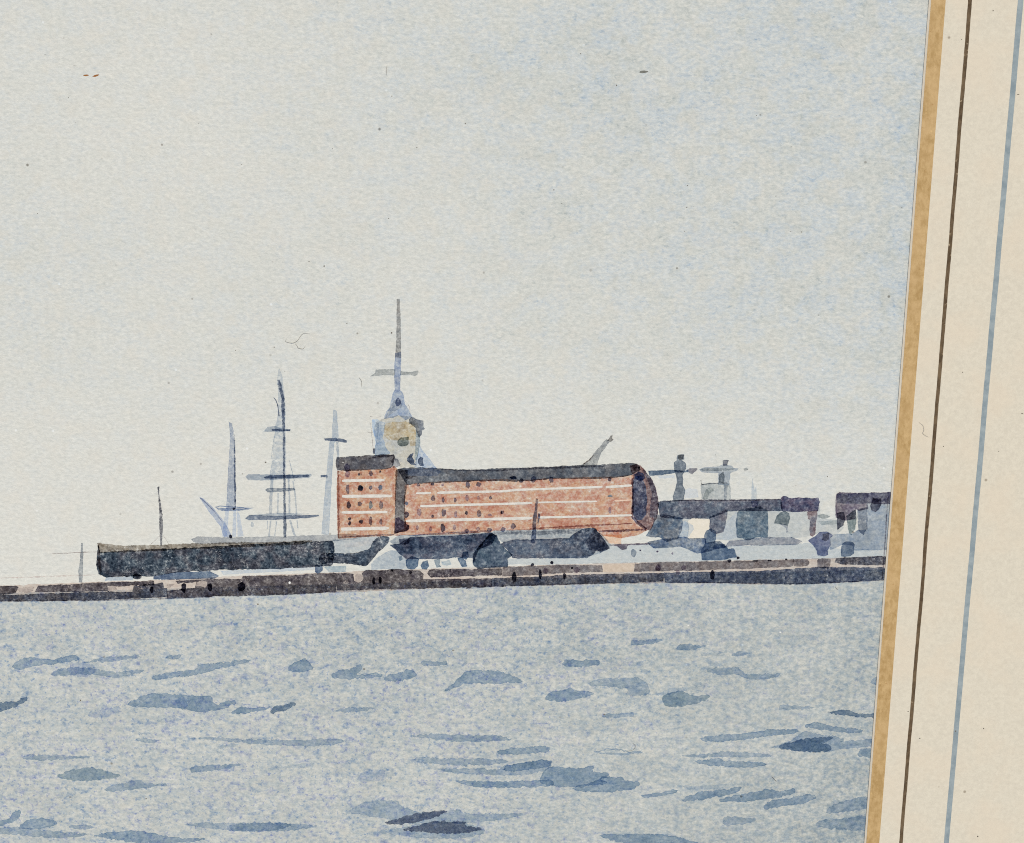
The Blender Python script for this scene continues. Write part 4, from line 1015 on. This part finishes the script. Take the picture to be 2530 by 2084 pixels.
# ------------------------------------------------------------------ waves
WV = dict(rag=.08, gran=.26, gscale=1100, flow=.35)
wm = {'m': glaze((130, 149, 167), SEA, (140, 156, 173), name='wave_blue', rim=.75, **WV), 'l': glaze((146, 160, 172), SEA, (150, 163, 178), name='pale_wave_blue', rim=.55, **WV),
      'f': glaze((166, 175, 181), SEA, (165, 174, 183), name='faint_wave_blue', rim=.2, **WV), 'v': glaze((158, 170, 186), SEA, (164, 171, 186), name='violet_wave', rim=0, rag=.45, gran=.4),
      'd': glaze((80, 92, 112), (150, 164, 174), (92, 103, 120), name='dark_wave_blue', rim=.3, gran=.25), 'k': glaze((112, 130, 150), SEA, name='deep_wave_blue', rim=.6, gran=.25), 'g': glaze((134, 151, 162), SEA, (130, 147, 162), name='green_wave', rim=.4, **WV)}
WAVES = [
    (Z1, 'm', [(70, 410), (140, 365), (180, 358), (270, 372), (340, 375), (420, 350), (470, 345), (492, 370), (400, 385), (240, 405), (120, 432)]),
    (Z1, 'l', [(310, 460), (330, 445), (430, 420), (560, 425), (690, 450), (800, 440), (887, 433), (860, 455), (720, 485), (620, 470), (500, 462), (330, 475)]),
    (Z1, 'v', [(400, 430), (470, 385), (560, 400), (600, 430), (560, 470), (470, 480)]),
    (Z1, 'l', [(500, 395), (620, 360), (720, 353), (830, 345), (882, 355), (800, 365), (690, 382), (560, 387)]),
    (Z1, 'm', [(1008, 362), (1050, 343), (1112, 344), (1102, 362), (1040, 369)]),
    (Z1, 'm', [(920, 482), (1050, 450), (1100, 450), (1210, 432), (1215, 408), (1400, 390), (1480, 375), (1547, 380), (1440, 405), (1300, 437), (1200, 462), (1100, 480), (960, 492)]),
    (Z1, 'm', [(1762, 422), (1800, 395), (1840, 385), (1870, 362), (1892, 395), (1922, 425), (1850, 447), (1770, 442)]),
    (Z2, 'm', [(-85, 540), (-20, 500), (50, 500), (118, 462), (132, 490), (85, 540), (110, 545), (270, 530), (270, 552), (100, 562), (0, 567), (-80, 560)]),
    (Z1, 'k', [(-40, 645), (0, 640), (60, 635), (110, 630), (160, 600), (172, 610), (150, 635), (90, 662), (0, 690), (-40, 700)]),
    (Z1, 'm', [(778, 647), (830, 615), (930, 580), (1050, 585), (1180, 595), (1300, 600), (1300, 640), (1320, 650), (1430, 625), (1442, 640), (1370, 670), (1250, 692), (1190, 685), (1080, 665), (950, 662), (830, 660)]),
    (Z1, 'v', [(1068, 620), (1110, 595), (1150, 610), (1150, 665), (1090, 672)]),
    (Z1, 'm', [(1418, 697), (1470, 665), (1560, 670), (1665, 662), (1640, 682), (1530, 694), (1424, 708)]),
    (Z1, 'k', [(1648, 707), (1680, 658), (1740, 650), (1800, 633), (1817, 645), (1770, 680), (1700, 692)]),
    (Z1, 'v', [(530, 710), (600, 680), (720, 655), (745, 680), (660, 725), (560, 732)]),
    (Z1, 'f', [(950, 745), (1010, 735), (1100, 725), (1092, 742), (1000, 760)]),
    (Z1, 'f', [(808, 825), (870, 818), (930, 822), (880, 834)]),
    (Z1, 'l', [(828, 860), (860, 853), (980, 868), (930, 880), (850, 877)]),
    (Z1, 'l', [(1150, 855), (1270, 848), (1500, 862), (1800, 866), (2050, 860), (2140, 870), (2050, 890), (1900, 902), (1700, 897), (1500, 882)]),
    (Z1, 'f', [(1325, 907), (1400, 890), (1482, 893), (1400, 907), (1340, 917)]),
    (Z1, 'l', [(105, 972), (200, 957), (300, 956), (440, 965), (572, 966), (500, 977), (330, 987), (200, 987)]),
    (Z1, 'l', [(1150, 1042), (1200, 1025), (1350, 1017), (1482, 1013), (1430, 1037), (1300, 1052), (1180, 1067)]),
    (Z1, 'f', [(1620, 1047), (1750, 1025), (1860, 1010), (1935, 1008), (1910, 1030), (1760, 1037)]),
    (Z1, 'g', [(345, 1087), (420, 1055), (480, 1050), (550, 1028), (640, 1055), (748, 1085), (680, 1100), (550, 1114), (430, 1110)]),
    (Z1, 'l', [(638, 1167), (700, 1140), (790, 1125), (840, 1106), (880, 1130), (1045, 1140), (900, 1157), (760, 1177), (650, 1180)]),
    (Z1, 'm', [(-30, 1370), (0, 1365), (60, 1345), (90, 1298), (127, 1298), (122, 1340), (60, 1370), (-30, 1396)]),
    (Z1, 'm', [(118, 1392), (180, 1350), (290, 1343), (362, 1380), (280, 1400), (240, 1412), (120, 1410)]),
    (Z1, 'l', [(-30, 1405), (100, 1400), (200, 1410), (330, 1425), (562, 1440), (480, 1457), (350, 1467), (180, 1452), (-30, 1437)]),
    (Z1, 'l', [(408, 1400), (500, 1383), (592, 1400), (500, 1414)]),
    (Z1, 'm', [(558, 1450), (690, 1428), (800, 1423), (900, 1428), (980, 1450), (1100, 1468), (1265, 1468), (1210, 1487), (1050, 1498), (800, 1493), (680, 1472)]),
    (Z1, 'l', [(1108, 1385), (1240, 1373), (1400, 1375), (1560, 1370), (1800, 1378), (1965, 1395), (1800, 1417), (1580, 1427), (1420, 1424), (1250, 1402)]),
    (Z1, 'l', [(1400, 1390), (1560, 1372), (1800, 1380), (1700, 1420), (1430, 1422)]),
    (Z2, 'm', [(283, 577), (310, 540), (380, 530), (440, 503), (490, 510), (522, 540), (480, 562), (380, 587)]),
    (Z2, 'l', [(545, 460), (560, 438), (630, 450), (730, 445), (737, 465), (600, 477), (555, 472)]),
    (Z2, 'm', [(700, 665), (780, 600), (820, 560), (860, 518), (960, 508), (1100, 515), (1250, 570), (1262, 590), (1100, 599), (960, 597), (850, 602)]),
    (Z2, 'm', [(1553, 460), (1570, 433), (1650, 440), (1750, 438), (1812, 428), (1812, 467), (1750, 477), (1650, 482), (1570, 482)]),
    (Z3, 'l', [(15, 687), (60, 663), (200, 658), (340, 648), (400, 700), (412, 760), (250, 772), (280, 720), (100, 702), (20, 702)]),
    (Z2, 'm', [(1433, 712), (1460, 660), (1560, 655), (1605, 628), (1640, 655), (1778, 665), (1750, 687), (1620, 717), (1520, 727), (1450, 720)]),
    (Z2, 'l', [(-95, 797), (0, 780), (120, 766), (232, 775), (160, 792), (20, 803)]),
    (Z2, 'l', [(445, 975), (600, 960), (800, 963), (980, 970), (1090, 973), (1205, 1000), (1080, 1012), (900, 1014), (760, 1007), (690, 1000), (600, 988)]),
    (Z2, 'm', [(1073, 1085), (1180, 1063), (1400, 1048), (1452, 1053), (1454, 1087), (1250, 1102), (1120, 1107)]),
    (Z2, 'l', [(483, 1142), (540, 1126), (700, 1135), (900, 1138), (1120, 1140), (1165, 1160), (1000, 1182), (750, 1182), (560, 1167)]),
    (Z2, 'l', [(645, 1210), (800, 1203), (1100, 1215), (1150, 1180), (1280, 1165), (1430, 1143), (1477, 1155), (1472, 1190), (1420, 1217), (1300, 1247), (1150, 1250), (850, 1242)]),
    (Z2, 'm', [(1120, 1215), (1160, 1180), (1280, 1163), (1430, 1143), (1477, 1155), (1470, 1190), (1350, 1205), (1200, 1225)]),
    (Z2, 'm', [(775, 1290), (900, 1295), (1100, 1300), (1380, 1290), (1470, 1285), (1500, 1327), (1200, 1342), (1000, 1340), (880, 1327)]),
    (Z2, 'm', [(1390, 1300), (1420, 1225), (1480, 1190), (1640, 1212), (1740, 1195), (1774, 1186), (1752, 1238), (1870, 1236), (1884, 1256), (1800, 1284), (1880, 1305), (1700, 1334), (1460, 1327)]),
    (Z3, 'm', [(30, 1345), (110, 1300), (240, 1308), (247, 1330), (332, 1332), (342, 1355), (300, 1380), (120, 1400), (-60, 1390), (-100, 1375)]),
    (Z2, 'v', [(85, 1285), (120, 1228), (290, 1208), (297, 1292), (140, 1298)]),
    (Z2, 'l', [(30, 1515), (90, 1470), (180, 1438), (380, 1433), (402, 1475), (540, 1520), (700, 1515), (820, 1498), (850, 1530), (1100, 1530), (1285, 1526), (1200, 1552), (1000, 1577), (850, 1592), (600, 1592), (300, 1597), (330, 1560), (200, 1547)]),
    (Z2, 'l', [(225, 1650), (400, 1630), (600, 1590), (850, 1590), (1002, 1640), (982, 1672), (800, 1702), (600, 1697), (400, 1682)]),
    (Z2, 'd', [(288, 1587), (370, 1570), (430, 1545), (560, 1520), (748, 1503), (640, 1552), (480, 1592), (400, 1597), (310, 1600)]),
    (Z2, 'd', [(395, 1642), (520, 1615), (640, 1578), (740, 1585), (872, 1583), (842, 1605), (985, 1635), (900, 1657), (700, 1667), (600, 1657)]),
    (Z3, 'm', [(75, 1687), (150, 1680), (400, 1678), (560, 1690), (640, 1710), (740, 1740), (720, 1775), (400, 1775), (180, 1717)]),
    (Z3, 'm', [(283, 437), (290, 403), (380, 410), (450, 395), (498, 398), (470, 415), (380, 437)]),
    (Z3, 'm', [(588, 462), (600, 438), (680, 433), (805, 440), (700, 462), (620, 470)]),
    (Z3, 'f', [(738, 502), (840, 480), (925, 478), (850, 500)]),
    (Z3, 'l', [(943, 507), (980, 480), (1020, 476), (1085, 490), (1000, 510)]),
    (Z3, 'l', [(780, 600), (830, 590), (900, 590), (980, 578), (1020, 610), (1050, 630), (1150, 632), (1275, 623), (1240, 642), (1120, 662), (1040, 657), (1000, 622), (860, 630)]),
    (Z3, 'f', [(415, 762), (500, 740), (560, 720), (835, 703), (750, 722), (640, 732), (500, 767)]),
    (Z3, 'g', [(493, 802), (520, 755), (600, 738), (650, 750), (680, 770), (815, 766), (780, 797), (700, 822), (600, 838), (510, 832)]),
    (Z3, 'l', [(95, 907), (140, 885), (200, 890), (315, 873), (300, 902), (180, 914)]),
    (Z3, 'l', [(15, 1137), (160, 1113), (280, 1130), (385, 1138), (280, 1152), (180, 1157)]),
    (Z3, 'l', [(1262, 862), (1270, 828), (1340, 835), (1510, 845), (1400, 857)]),
    (Z3, 'k', [(1565, 875), (1690, 860), (1790, 885), (1900, 890), (1920, 912), (1780, 907), (1660, 897)]),
    (Z3, 'm', [(1415, 967), (1500, 943), (1620, 975), (1815, 990), (1802, 1014), (1660, 1007), (1520, 987)]),
    (Z3, 'm', [(735, 1045), (860, 1028), (1000, 1018), (1200, 993), (1385, 988), (1392, 1010), (1200, 1032), (1050, 1052), (900, 1068), (760, 1064)]),
    (Z3, 'l', [(1195, 1107), (1280, 1090), (1360, 1050), (1420, 1000), (1500, 1020), (1620, 1033), (1690, 1060), (1640, 1075), (1740, 1065), (1900, 1055), (1900, 1097), (1700, 1112), (1560, 1137), (1440, 1134), (1300, 1110)]),
    (Z3, 'k', [(1238, 1110), (1400, 1058), (1500, 1043), (1625, 1036), (1560, 1070), (1540, 1085), (1602, 1100), (1592, 1132), (1440, 1132)]),
    (Z3, 'm', [(1778, 1157), (1800, 1118), (1900, 1120), (1900, 1172), (1800, 1167)]),
    (Z3, 'l', [(600, 1160), (760, 1153), (900, 1136), (1060, 1138), (1245, 1162), (1100, 1174), (900, 1167), (740, 1174)]),
    (Z3, 'm', [(698, 1195), (760, 1193), (860, 1178), (920, 1200), (1140, 1205), (1190, 1222), (1060, 1242), (900, 1232), (770, 1222)]),
    (Z3, 'm', [(355, 1422), (440, 1410), (560, 1385), (600, 1388), (582, 1407), (440, 1430), (368, 1434)]),
    (Z3, 'f', [(575, 1355), (700, 1363), (925, 1348), (900, 1372), (700, 1387)]),
    (Z3, 'm', [(622, 1452), (720, 1408), (850, 1393), (1018, 1368), (1002, 1395), (900, 1422), (760, 1447), (650, 1457)]),
    (Z3, 'm', [(850, 1457), (980, 1425), (1100, 1403), (1200, 1383), (1280, 1400), (1362, 1376), (1358, 1410), (1200, 1442), (1000, 1464)]),
    (Z3, 'm', [(1157, 1502), (1200, 1460), (1320, 1443), (1490, 1413), (1503, 1440), (1400, 1477), (1250, 1497), (1170, 1510)]),
    (Z3, 'l', [(1557, 1542), (1600, 1490), (1720, 1453), (1840, 1433), (1900, 1428), (1890, 1500), (1740, 1522)]),
    (Z3, 'l', [(1500, 1612), (1530, 1590), (1640, 1583), (1760, 1563), (1880, 1558), (1870, 1657), (1740, 1647), (1540, 1632)]),
    (Z3, 'l', [(885, 1582), (920, 1560), (1000, 1563), (1115, 1575), (1102, 1597), (960, 1620), (900, 1612)]),
    (Z3, 'l', [(1845, 692), (1880, 658), (1920, 648), (1920, 692)]),
]
for z, c, q in WAVES:
    paint('wave_stroke', z(*q), wm[c], painting, smooth=1, rough=3.0, d=2.6, freq=.085)

# ------------------------------------------------------------------ flecks in the sheet, loose hairs on it
FK = mat_plain('dark_fleck', (112, 104, 94), .9)
FO = mat_plain('orange_fleck', (150, 98, 52), .9)
FW = mat_plain('white_fleck', (240, 238, 232), .9)
FG = mat_plain('grey_fleck', (120, 120, 112), .9)
FL = [(K1, 335, 408, 6, 6), (K1, 510, 728, 6, 6), (K1, 560, 915, 6, 5), (K1, 280, 1590, 5, 6), (K1, 475, 285, 4, 9), (K1, 555, 490, 13, 4), (K1, 1228, 215, 5, 5), (K1, 1797, 1225, 9, 4), (K1, 1475, 922, 5, 5), (K1, 320, 1125, 5, 5),
      (K2, 922, 104, 7, 5), (K2, 1172, 328, 8, 5), (K2, 430, 605, 7, 6), (K2, 424, 760, 10, 5), (K2, 474, 757, 7, 4), (K2, 1062, 680, 5, 6), (K2, 410, 932, 6, 6), (K2, 1245, 937, 9, 6), (K2, 1168, 933, 8, 4), (K2, 98, 1070, 5, 5), (K2, 1367, 1530, 9, 5), (K2, 1885, 520, 6, 5), (K2, 1962, 762, 4, 8), (K2, 134, 172, 5, 8),
      (K3, 1720, 312, 7, 5), (K3, 1928, 495, 5, 7), (K3, 1053, 716, 5, 8), (K3, 284, 862, 5, 5), (K3, 773, 855, 5, 5), (K3, 1565, 1100, 8, 5), (K3, 1610, 1180, 9, 4), (K3, 610, 1265, 6, 5), (K3, 236, 1541, 7, 9), (K3, 149, 1514, 6, 5), (K3, 628, 558, 5, 5),
      (K4, 1505, 168, 10, 7), (K4, 1972, 266, 13, 15), (K4, 748, 415, 9, 9), (K4, 345, 448, 10, 6), (K4, 858, 665, 12, 5),
      (ZB, 625, 760, 11, 9), (ZB, 460, 843, 9, 6), (ZF, 948, 203, 12, 8), (ZG, 808, 158, 12, 14), (ZG, 373, 284, 10, 11),
      (Z1, 1580, 33, 10, 8), (Z1, 430, 1215, 12, 7), (Z1, 895, 1224, 8, 6), (Z1, 493, 623, 7, 9), (Z2, 775, 365, 14, 7), (Z2, 335, 133, 12, 4), (Z2, 1848, 822, 13, 6)]
for z, x, y, rx, ry in FL:
    blob('paper_fleck', z, x, y, rx * .66, ry * .66, FK, painting, 3, step=1.2, d=.8, rough=.3)
blob('paper_fleck', K1, 640, 562, 24, 7, FO, painting, 3, step=1.5, d=.8).__setitem__('label', 'orange brown fleck')
blob('paper_fleck', K1, 712, 565, 25, 8, FO, painting, 3, rot=-.25, step=1.5, d=.8).__setitem__('label', 'orange brown fleck with raised end')
blob('paper_fleck', K3, 2085, 417, 26, 8, FG, painting, 3, rot=-.1, step=1.5, d=.8)
for z, x, y, rx, ry in [(ZG, 570, 44, 14, 12), (Z3, 665, 308, 7, 9), (Z3, 1268, 352, 9, 9), (ZG, 805, 1530, 14, 16), (ZE, 955, 275, 11, 13), (ZD, 885, 838, 13, 9), (ZD, 133, 208, 12, 12), (ZB, 797, 1620, 16, 16)]:
    blob('paint_speck', z, x, y, rx * .6, ry * .6, FW, painting, 3, step=1.2, d=.8, rough=.3)

HAIR = mat_plain('brown_hair', (156, 148, 135), .6)


def hair(pts, r, label, z0=0.0, name='loose_hair', cat='hair'):
    P = []
    for i in range(len(pts) - 1):
        p0 = pts[max(0, i - 1)]; p1 = pts[i]; p2 = pts[i + 1]; p3 = pts[min(len(pts) - 1, i + 2)]
        for j in range(8):
            t = j / 8
            P.append(tuple(.5 * (2 * p1[k] + (p2[k] - p0[k]) * t + (2 * p0[k] - 5 * p1[k] + 4 * p2[k] - p3[k]) * t * t + (3 * p1[k] - p0[k] - 3 * p2[k] + p3[k]) * t ** 3) for k in (0, 1)))
    P.append(pts[-1])
    bm = bmesh.new()
    rings = []
    for i, (x, y) in enumerate(P):
        a = at(*P[max(0, i - 1)], z0); b = at(*P[min(len(P) - 1, i + 1)], z0)
        t = (b - a).normalized()
        nn = Vector((-t.y, t.x, 0))
        rr = r * (1 - .7 * abs(2 * i / (len(P) - 1) - 1) ** 3)
        c = at(x, y, z0) + Vector((0, 0, r + 4e-5 + 6e-5 * math.sin(i / len(P) * math.pi)))
        rings.append([bm.verts.new(c + nn * rr * math.cos(k * math.pi / 3) + Vector((0, 0, 1)) * rr * math.sin(k * math.pi / 3)) for k in range(6)])
    for i in range(len(rings) - 1):
        for k in range(6):
            bm.faces.new((rings[i][k], rings[i][(k + 1) % 6], rings[i + 1][(k + 1) % 6], rings[i + 1][k]))
    bm.faces.new(rings[0][::-1]); bm.faces.new(rings[-1])
    bmesh.ops.recalc_face_normals(bm, faces=bm.faces)
    me = bpy.data.meshes.new(name)
    bm.to_mesh(me); bm.free()
    o = link(name, me, HAIR)
    o['label'] = label
    o['category'] = cat
    o['group'] = 'loose hairs and fibres'
    return o


R = 2.4e-5
hair(K4((878, 325), (870, 355), (940, 370), (990, 345), (1030, 290), (1060, 270), (1125, 275)), R, 'long S-shaped hair lying on the pale sky above the tallest mast')
hair(K4((965, 375), (990, 400), (1000, 420), (1050, 430), (1075, 395)), R, 'short hooked hair touching the underside of the S-shaped hair')
hair(K4((1630, 725), (1660, 770), (1655, 828)), R, 'small arched hair beside the spire, just below its crossbar')
hair(Z3((300, 1078), (318, 1095), (303, 1122), (255, 1131)), R, 'hooked hair lying across a pale wave stroke in the water')
hair(K3((601, 378), (597, 405), (597, 436)), R, 'straight upright dark fibre high in the open sky')
hair(Z3((1212, 1295), (1228, 1312), (1244, 1330)), R * 1.2, 'short slanting dark fibre lying on open water above curved wave strokes')
hair(M3((665, 795), (720, 840), (735, 900), (720, 945), (760, 980), (800, 1000)), R * .8, 'thin crinkled hair on the cream mount between gold band and brown line', MOUNT_T)
hair(Z3((1630, 52), (1638, 64), (1646, 72)), R * 1.2, 'tiny dark fibre on the water just under the quay beside the gold edge')
for z, x, y, rx, ry in [(M1, 1685, 150, 11, 6), (M3, 1005, 1128, 7, 7), (M3, 2085, 680, 14, 6), (M3, 1268, 112, 7, 7), (M3, 1762, 1196, 7, 5), (M2, 783, 385, 9, 6), (M2, 1520, 1630, 9, 10), (M2, 1240, 293, 8, 9), (M2, 1595, 260, 7, 8), (M2, 637, 43, 9, 5), (M1, 1255, 545, 6, 6), (M1, 2030, 1298, 16, 5)]:
    p = chaikin(z(*ell(x, y, rx, ry)), 1)
    link('board_fleck', flat_mesh('board_fleck', p, MOUNT_T + 1.6e-5, .6), FK, mount)

PART_LABELS = {
    'paper': 'cream watercolour paper with tiny specks', 'sky_wash': 'pale granulated blue grey sky wash', 'sea_wash': 'speckled grey blue water wash',
    'quay': 'dark brown grey quay along the waterline', 'long_shed': 'long dark slate shed on the quay', 'fore_mast': 'blue grey mast with bowsprit',
    'main_mast': 'tallest mast with four yards', 'mizzen_mast': 'pale mast beside the brick block', 'spire_tower': 'tan tower with tall blue grey spire',
    'roof_crane': 'slanting grey crane on the brick wing roof', 'tower_crane': 'grey post with dark crossbar', 'gantry_crane': 'pale post with crossbar and cabin',
    'station_hall': 'blue grey open hall with dark roof', 'right_warehouse': 'blue grey warehouse with violet roof', 'flagpole': 'thin dry charcoal pole over the long shed',
    'gabled_shed': 'dark shed with pointed gable', 'timber_shed': 'low dark shed with triangular gable', 'centre_shed': 'dark shed under the brick wing',
}
for o in list(painting.children):
    if o.name in PART_LABELS:
        o['label'] = PART_LABELS[o.name]

# ------------------------------------------------------------------ light: soft daylight
EL, AZ = math.radians(56), math.radians(24)      # sun high, from beyond the sheet's top, a little to the right
sun_dir = Vector((math.cos(EL) * math.sin(AZ), math.cos(EL) * math.cos(AZ), math.sin(EL)))
sd = bpy.data.lights.new('sun', 'SUN')
sd.energy = 1.5
sd.angle = math.radians(14)
sd.color = (1.0, 0.925, 0.77)
so = bpy.data.objects.new('sun', sd)
so.rotation_euler = (-sun_dir).to_track_quat('-Z', 'Y').to_euler()
so.location = sun_dir * 2
C.objects.link(so)
w = bpy.data.worlds.new('World')
scene.world = w
w.use_nodes = True
nt = w.node_tree
nt.nodes.clear()
sky = nt.nodes.new('ShaderNodeTexSky')
sky.sky_type = 'NISHITA'
sky.sun_disc = False
sky.sun_elevation = EL
sky.sun_rotation = AZ
bg = nt.nodes.new('ShaderNodeBackground')
bg.inputs['Strength'].default_value = 0.05
wo = nt.nodes.new('ShaderNodeOutputWorld')
nt.links.new(sky.outputs[0], bg.inputs[0])
nt.links.new(bg.outputs[0], wo.inputs[0])

vs = scene.view_settings
vs.view_transform = 'Standard'
vs.look = 'None'
vs.gamma = 1.0
vs.use_curve_mapping = False
vs.exposure = 1.0
scene.cycles.transparent_max_bounces = 96
scene.cycles.max_bounces = 6
scene.cycles.filter_width = 1.05
scene.cycles.use_denoising = False
scene.render.film_transparent = False
